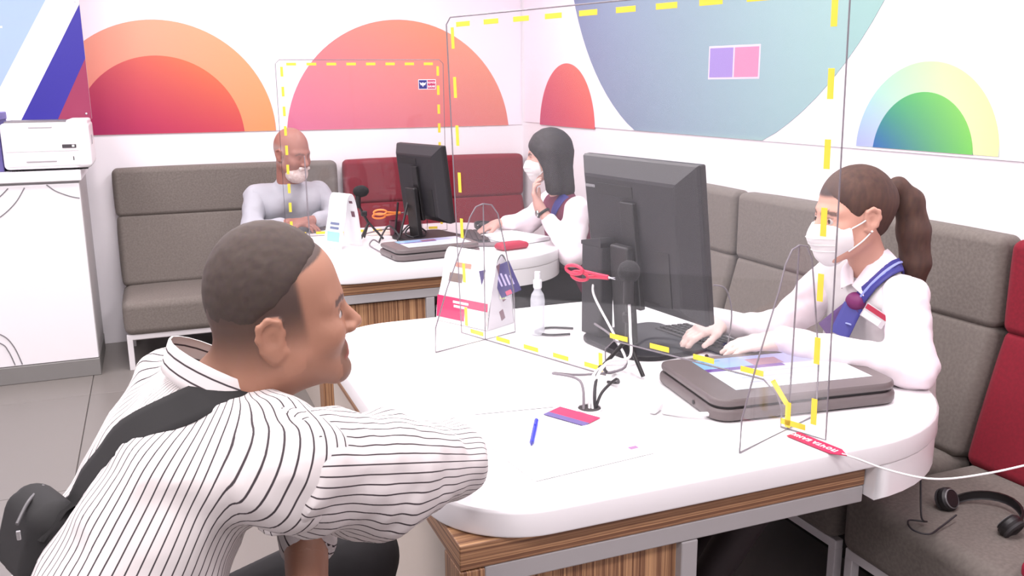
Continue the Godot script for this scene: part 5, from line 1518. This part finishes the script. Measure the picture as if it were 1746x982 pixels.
func old_man() -> void:
	var base := Vector3(0.74, 0.0, -5.42)
	var t := thing("person", "bald man with a pale beard in a grey sweater on the far bench", "person", base)
	var skin := lin(154, 104, 92)
	var grey := lin(176, 162, 158)
	var h := frame(Vector3(0.735, 1.165, -5.145), Vector3(0.56, 0, 0.80), -10.0, 0.0, 1.10)
	var N := Vector3(0.715, 1.0, -5.215)
	var P := Vector3(0.72, 0.50, -5.44)
	var rs := Vector3(0.535, 0.925, -5.25)
	var ls := Vector3(0.89, 0.925, -5.30)
	var re := Vector3(0.475, 0.745, -5.10)
	var rw := Vector3(0.69, 0.795, -5.04)
	var le := Vector3(0.97, 0.80, -5.14)
	var lw := Vector3(0.80, 0.80, -5.04)
	var b := Field.new()
	for q in [-1.0, 1.0]: b.cap(N + Vector3(0.09 * q, -0.13, -0.03), P + Vector3(0.08 * q, 0.04, 0), 0.085, 0.11, 0.05)
	b.cap(rs, ls, 0.055, 0.055, 0.03)
	b.cap(rs, re, 0.05, 0.04, 0.02); b.cap(re, rw, 0.04, 0.03, 0.02)
	b.cap(ls, le, 0.05, 0.04, 0.02); b.cap(le, lw, 0.04, 0.03, 0.02)
	var kn := [Vector3(0.66, 0.50, -5.02), Vector3(0.86, 0.50, -5.02)]
	var ak := [Vector3(0.66, 0.10, -5.02), Vector3(0.86, 0.10, -5.02)]
	for k in 2:
		b.cap(P + Vector3([-0.08, 0.08][k], 0, 0.02), kn[k], 0.08, 0.058, 0.04)
		b.cap(kn[k], ak[k], 0.055, 0.038, 0.03)
	var hd := Field.new()
	skull(hd, h, 1.06)
	hd.cap(h * Vector3(0, -0.06, -0.03), N + Vector3(0, -0.03, 0), 0.06, 0.068, 0.03)
	var paint := func(q: Vector3, c: Color) -> Color:
		var m := smoothstep(0.03, 0.0, q.z) * smoothstep(-0.06, -0.03, q.y) * smoothstep(0.06, 0.03, q.y) * 0.5
		if absf(q.x) > 0.08: m = 0.0
		return c.lerp(grey, m)
	var hf := Field.new()
	hand(hf, rw, Vector3(0.8, -0.05, 0.4), Vector3(0, 1, 0), Vector3(0, 0, -1), 0.35)
	hand(hf, lw, Vector3(-0.8, 0.05, 0.5), Vector3(0, 1, 0), Vector3(0, 0.1, -1), 0.35)
	var ps := func(_p: Vector3) -> Color: return skin
	part("body", mesh_of([b.net(0.016, base, ps), hd.net(0.006, base, face_paint(h, skin, lin(120, 90, 84), paint)), hf.net(0.007, base, ps)]), mat("skin", Color.WHITE), t)
	var o := h.basis.orthonormalized()
	var bf := Field.new()
	bf.ell(h * Vector3(0, -0.088, 0.040), Vector3(0.066, 0.056, 0.062), o, 0.02)
	bf.cap(h * Vector3(-0.028, -0.052, 0.092), h * Vector3(0.028, -0.052, 0.092), 0.010, 0.010, 0.015)
	bf.ell(h * Vector3(0, -0.070, 0.107), Vector3(0.020, 0.006, 0.014), o, 0.006, 1)
	bf.amp = 0.003
	bf.fold = folds(40.0, 6)
	var bp := func(p: Vector3) -> Color: return lin(196, 172, 166).lerp(lin(222, 208, 204), clampf(0.5 + noise.get_noise_3dv(p * 70.0), 0, 1))
	part("beard", mesh_of([bf.net(0.006, base, bp)]), mat("hair_strands", Color.WHITE), t, "short pale grey beard")
	var kn_m := mat("grey_knit", hue(172, 172, 180), 0.9)
	var s := Field.new()
	for q in [-1.0, 1.0]: s.cap(N + Vector3(0.09 * q, -0.125, -0.03), P + Vector3(0.085 * q, 0.04, 0), 0.105, 0.135, 0.05)
	s.cap(rs, ls, 0.072, 0.072, 0.04)
	s.cap(N + Vector3(0, -0.06, -0.01), N + Vector3(0, -0.015, 0), 0.09, 0.076, 0.03)
	s.amp = 0.006
	s.fold = folds(8.0, 81)
	part("sweater", mesh_of([s.net(0.013, base)]), kn_m, t, "light grey sweater")
	for k in 2:
		var a: Vector3 = [rs, ls][k]
		var e: Vector3 = [re, le][k]
		var w: Vector3 = [rw, lw][k]
		var f := Field.new()
		f.cap(a, e, 0.072, 0.058, 0.03)
		f.cap(e, e.lerp(w, 0.75), 0.056, 0.044, 0.03)
		f.amp = 0.008
		f.fold = folds(11.0, 91 + k)
		part("sleeve", mesh_of([f.net(0.012, base)]), kn_m, t)
	var tf := Field.new()
	for k in 2:
		tf.cap(P + Vector3([-0.08, 0.08][k], 0, 0.0), kn[k], 0.10, 0.075, 0.04)
		tf.cap(kn[k], ak[k], 0.07, 0.058, 0.03)
	part("trousers", mesh_of([tf.net(0.016, base)]), mat("dark_trousers", hue(58, 56, 62), 0.9), t)
	for k in 2:
		var s4 := Field.new()
		s4.cap(ak[k] + Vector3(0, -0.05, -0.03), ak[k] + Vector3(0, -0.062, 0.15), 0.044, 0.034, 0.02)
		s4.cut(Vector3(0, -1, 0), Vector3(0, 0.003, 0), 0.003)
		part("shoe", mesh_of([s4.net(0.012, base)]), mat("black_leather", Color.WHITE), t)

func colleague() -> void:
	var base := Vector3(2.05, 0.0, -4.22)
	var t := thing("person", "long-haired woman in a burgundy vest raising a hand to her mask", "person", base)
	var skin := lin(206, 160, 148)
	var hair := lin(36, 33, 35)
	var h := frame(Vector3(1.90, 1.175, -4.235), Vector3(-0.85, 0, -0.45), -6.0, 0.0, 1.04)
	var N := Vector3(1.965, 1.0, -4.22)
	var P := Vector3(2.07, 0.50, -4.22)
	var ls := Vector3(1.985, 0.915, -4.06)
	var rs := Vector3(1.985, 0.915, -4.38)
	var le := Vector3(1.915, 0.70, -3.965)
	var lw := Vector3(1.80, 0.925, -4.11)
	var re := Vector3(1.90, 0.80, -4.50)
	var rw := Vector3(1.72, 0.80, -4.50)
	var b := Field.new()
	for q in [-1.0, 1.0]: b.cap(N + Vector3(0.02, -0.13, 0.07 * q), P + Vector3(0, 0.04, 0.08 * q), 0.07, 0.10, 0.05)
	b.cap(ls, rs, 0.045, 0.045, 0.03)
	b.cap(ls, le, 0.045, 0.036, 0.02); b.cap(le, lw, 0.036, 0.026, 0.02)
	b.cap(rs, re, 0.045, 0.036, 0.02); b.cap(re, rw, 0.036, 0.026, 0.02)
	var kn := [Vector3(1.70, 0.51, -4.14), Vector3(1.70, 0.51, -4.32)]
	var ak := [Vector3(1.68, 0.10, -4.14), Vector3(1.68, 0.10, -4.32)]
	for k in 2:
		b.cap(P + Vector3(0, 0, [0.08, -0.08][k]), kn[k], 0.078, 0.055, 0.04)
		b.cap(kn[k], ak[k], 0.052, 0.036, 0.03)
	var hd := Field.new()
	skull(hd, h, 1.03)
	hd.cap(h * Vector3(0, -0.06, -0.03), N + Vector3(0, -0.04, 0), 0.046, 0.055, 0.03)
	var same := func(_q: Vector3, c: Color) -> Color: return c
	var hf := Field.new()
	hf.cap(le.lerp(lw, 0.65), lw, 0.030, 0.026, 0.01)
	hand(hf, lw, Vector3(-0.25, 0.9, -0.35), Vector3(-0.9, -0.2, 0.4), Vector3(0.3, 0.3, -0.9), 0.55, 0.95)
	hand(hf, rw, Vector3(-0.9, -0.25, 0.1), Vector3(0, 1, 0), Vector3(0, 0, 1), 0.3, 0.95)
	var ps := func(_p: Vector3) -> Color: return skin
	part("body", mesh_of([b.net(0.016, base, ps), hd.net(0.0065, base, face_paint(h, skin, hair, same)), hf.net(0.006, base, ps)]), mat("skin", Color.WHITE), t)
	mask_of(t, h, base, 0.006)
	var o := h.basis.orthonormalized()
	var g := Field.new()
	g.ell(h * Vector3(0, 0.040, -0.016), Vector3(0.098, 0.104, 0.114), o, 0.03)
	for q in [-1.0, 1.0]: g.cap(h * Vector3(0.068 * q, 0.02, -0.01), h * Vector3(0.074 * q, -0.15, -0.015), 0.042, 0.040, 0.04)
	g.cap(h * Vector3(0, 0.0, -0.06), h * Vector3(0, -0.17, -0.065), 0.062, 0.055, 0.05)
	g.ell(h * Vector3(0, -0.045, 0.105), Vector3(0.085, 0.098, 0.088), o, 0.012, 1)
	g.cap(h * Vector3(0, -0.10, 0.0), h * Vector3(0, -0.3, 0.03), 0.05, 0.07, 0.02, 1)
	g.amp = 0.003
	g.fold = folds(26.0, 18)
	var shade := func(p: Vector3) -> Color: return hair.lerp(lin(62, 57, 60), clampf(0.4 + 0.5 * noise.get_noise_3dv(Vector3(p.x * 50.0, p.y * 8.0, p.z * 50.0)), 0, 1))
	part("hair", mesh_of([g.net(0.0065, base, shade)]), mat("hair_strands", Color.WHITE), t, "long straight black hair")
	var blouse := mat("white_blouse", Color.WHITE)
	for k in 2:
		var a: Vector3 = [ls, rs][k]
		var e: Vector3 = [le, re][k]
		var w: Vector3 = [lw, rw][k]
		var f := Field.new()
		f.cap(a, e, 0.068, 0.062, 0.03)
		f.cap(e, e.lerp(w, 0.72), 0.058, 0.040, 0.03)
		f.amp = 0.009
		f.fold = folds(12.0, 101 + k)
		part("sleeve", mesh_of([f.net(0.011, base)]), blouse, t)
	var wt := part("wristwatch", MB.new().tube(ring(lw.lerp(le, 0.10) - base, (lw - le).normalized(), 0.031), 0.0075, 8, true).done(), mat("black_plastic", Color.WHITE), t)
	part("watch_face", MB.new().lathe([Vector2(0, 0.006), Vector2(0.015, 0.005), Vector2(0.017, 0.0)], Transform3D(Basis(Vector3(0, 0, 1), PI / 2), lw.lerp(le, 0.10) - base + Vector3(-0.034, 0, 0)), 14).done(), mat("steel", Color.WHITE), wt)
	var v := Field.new()
	for q in [-1.0, 1.0]: v.cap(N + Vector3(0.02, -0.13, 0.07 * q), P + Vector3(0, 0.04, 0.085 * q), 0.086, 0.118, 0.05)
	v.cap(ls + Vector3(0, 0, -0.03), rs + Vector3(0, 0, 0.03), 0.058, 0.058, 0.04)
	v.cap(N + Vector3(0.01, -0.06, 0), N + Vector3(0.01, -0.02, 0), 0.075, 0.062, 0.03)
	v.amp = 0.005
	v.fold = folds(8.0, 111)
	part("vest", mesh_of([v.net(0.013, base)]), mat("burgundy_vest", hue(120, 52, 78), 0.9), t, "burgundy vest")
	var out := Vector3(-0.8, 0.3, 0.5).normalized()
	var sp := []
	var so := []
	for i in 8:
		var q := v.snap(Vector3(1.95, 0.98, -4.14).lerp(Vector3(1.92, 0.80, -4.2), i / 7.0) - out * 0.1, out, 0.25)
		sp.append(q + out * 0.004 - base)
		so.append(v.grad(q))
	part("scarf", MB.new().band(sp, so, 0.05, 0.006).done(), mat("scarf_blue", Color.WHITE), t)
	var tf := Field.new()
	for k in 2:
		tf.cap(P + Vector3(0, 0, [0.08, -0.08][k]), kn[k], 0.095, 0.075, 0.04)
		tf.cap(kn[k], ak[k], 0.07, 0.055, 0.03)
	part("trousers", mesh_of([tf.net(0.016, base)]), mat("black_cloth", Color.WHITE), t)
	for k in 2:
		var s4 := Field.new()
		s4.cap(ak[k] + Vector3(0.03, -0.05, 0), ak[k] + Vector3(-0.14, -0.062, 0), 0.042, 0.03, 0.02)
		s4.cut(Vector3(0, -1, 0), Vector3(0, 0.003, 0), 0.003)
		part("shoe", mesh_of([s4.net(0.012, base)]), mat("black_leather", Color.WHITE), t)

func ring(c: Vector3, ax: Vector3, r: float) -> Array:
	var a := ax.cross(Vector3.UP).normalized()
	var b := ax.cross(a).normalized()
	var o := []
	for i in 16: o.append(c + (a * cos(TAU * i / 16.0) + b * sin(TAU * i / 16.0)) * r)
	return o
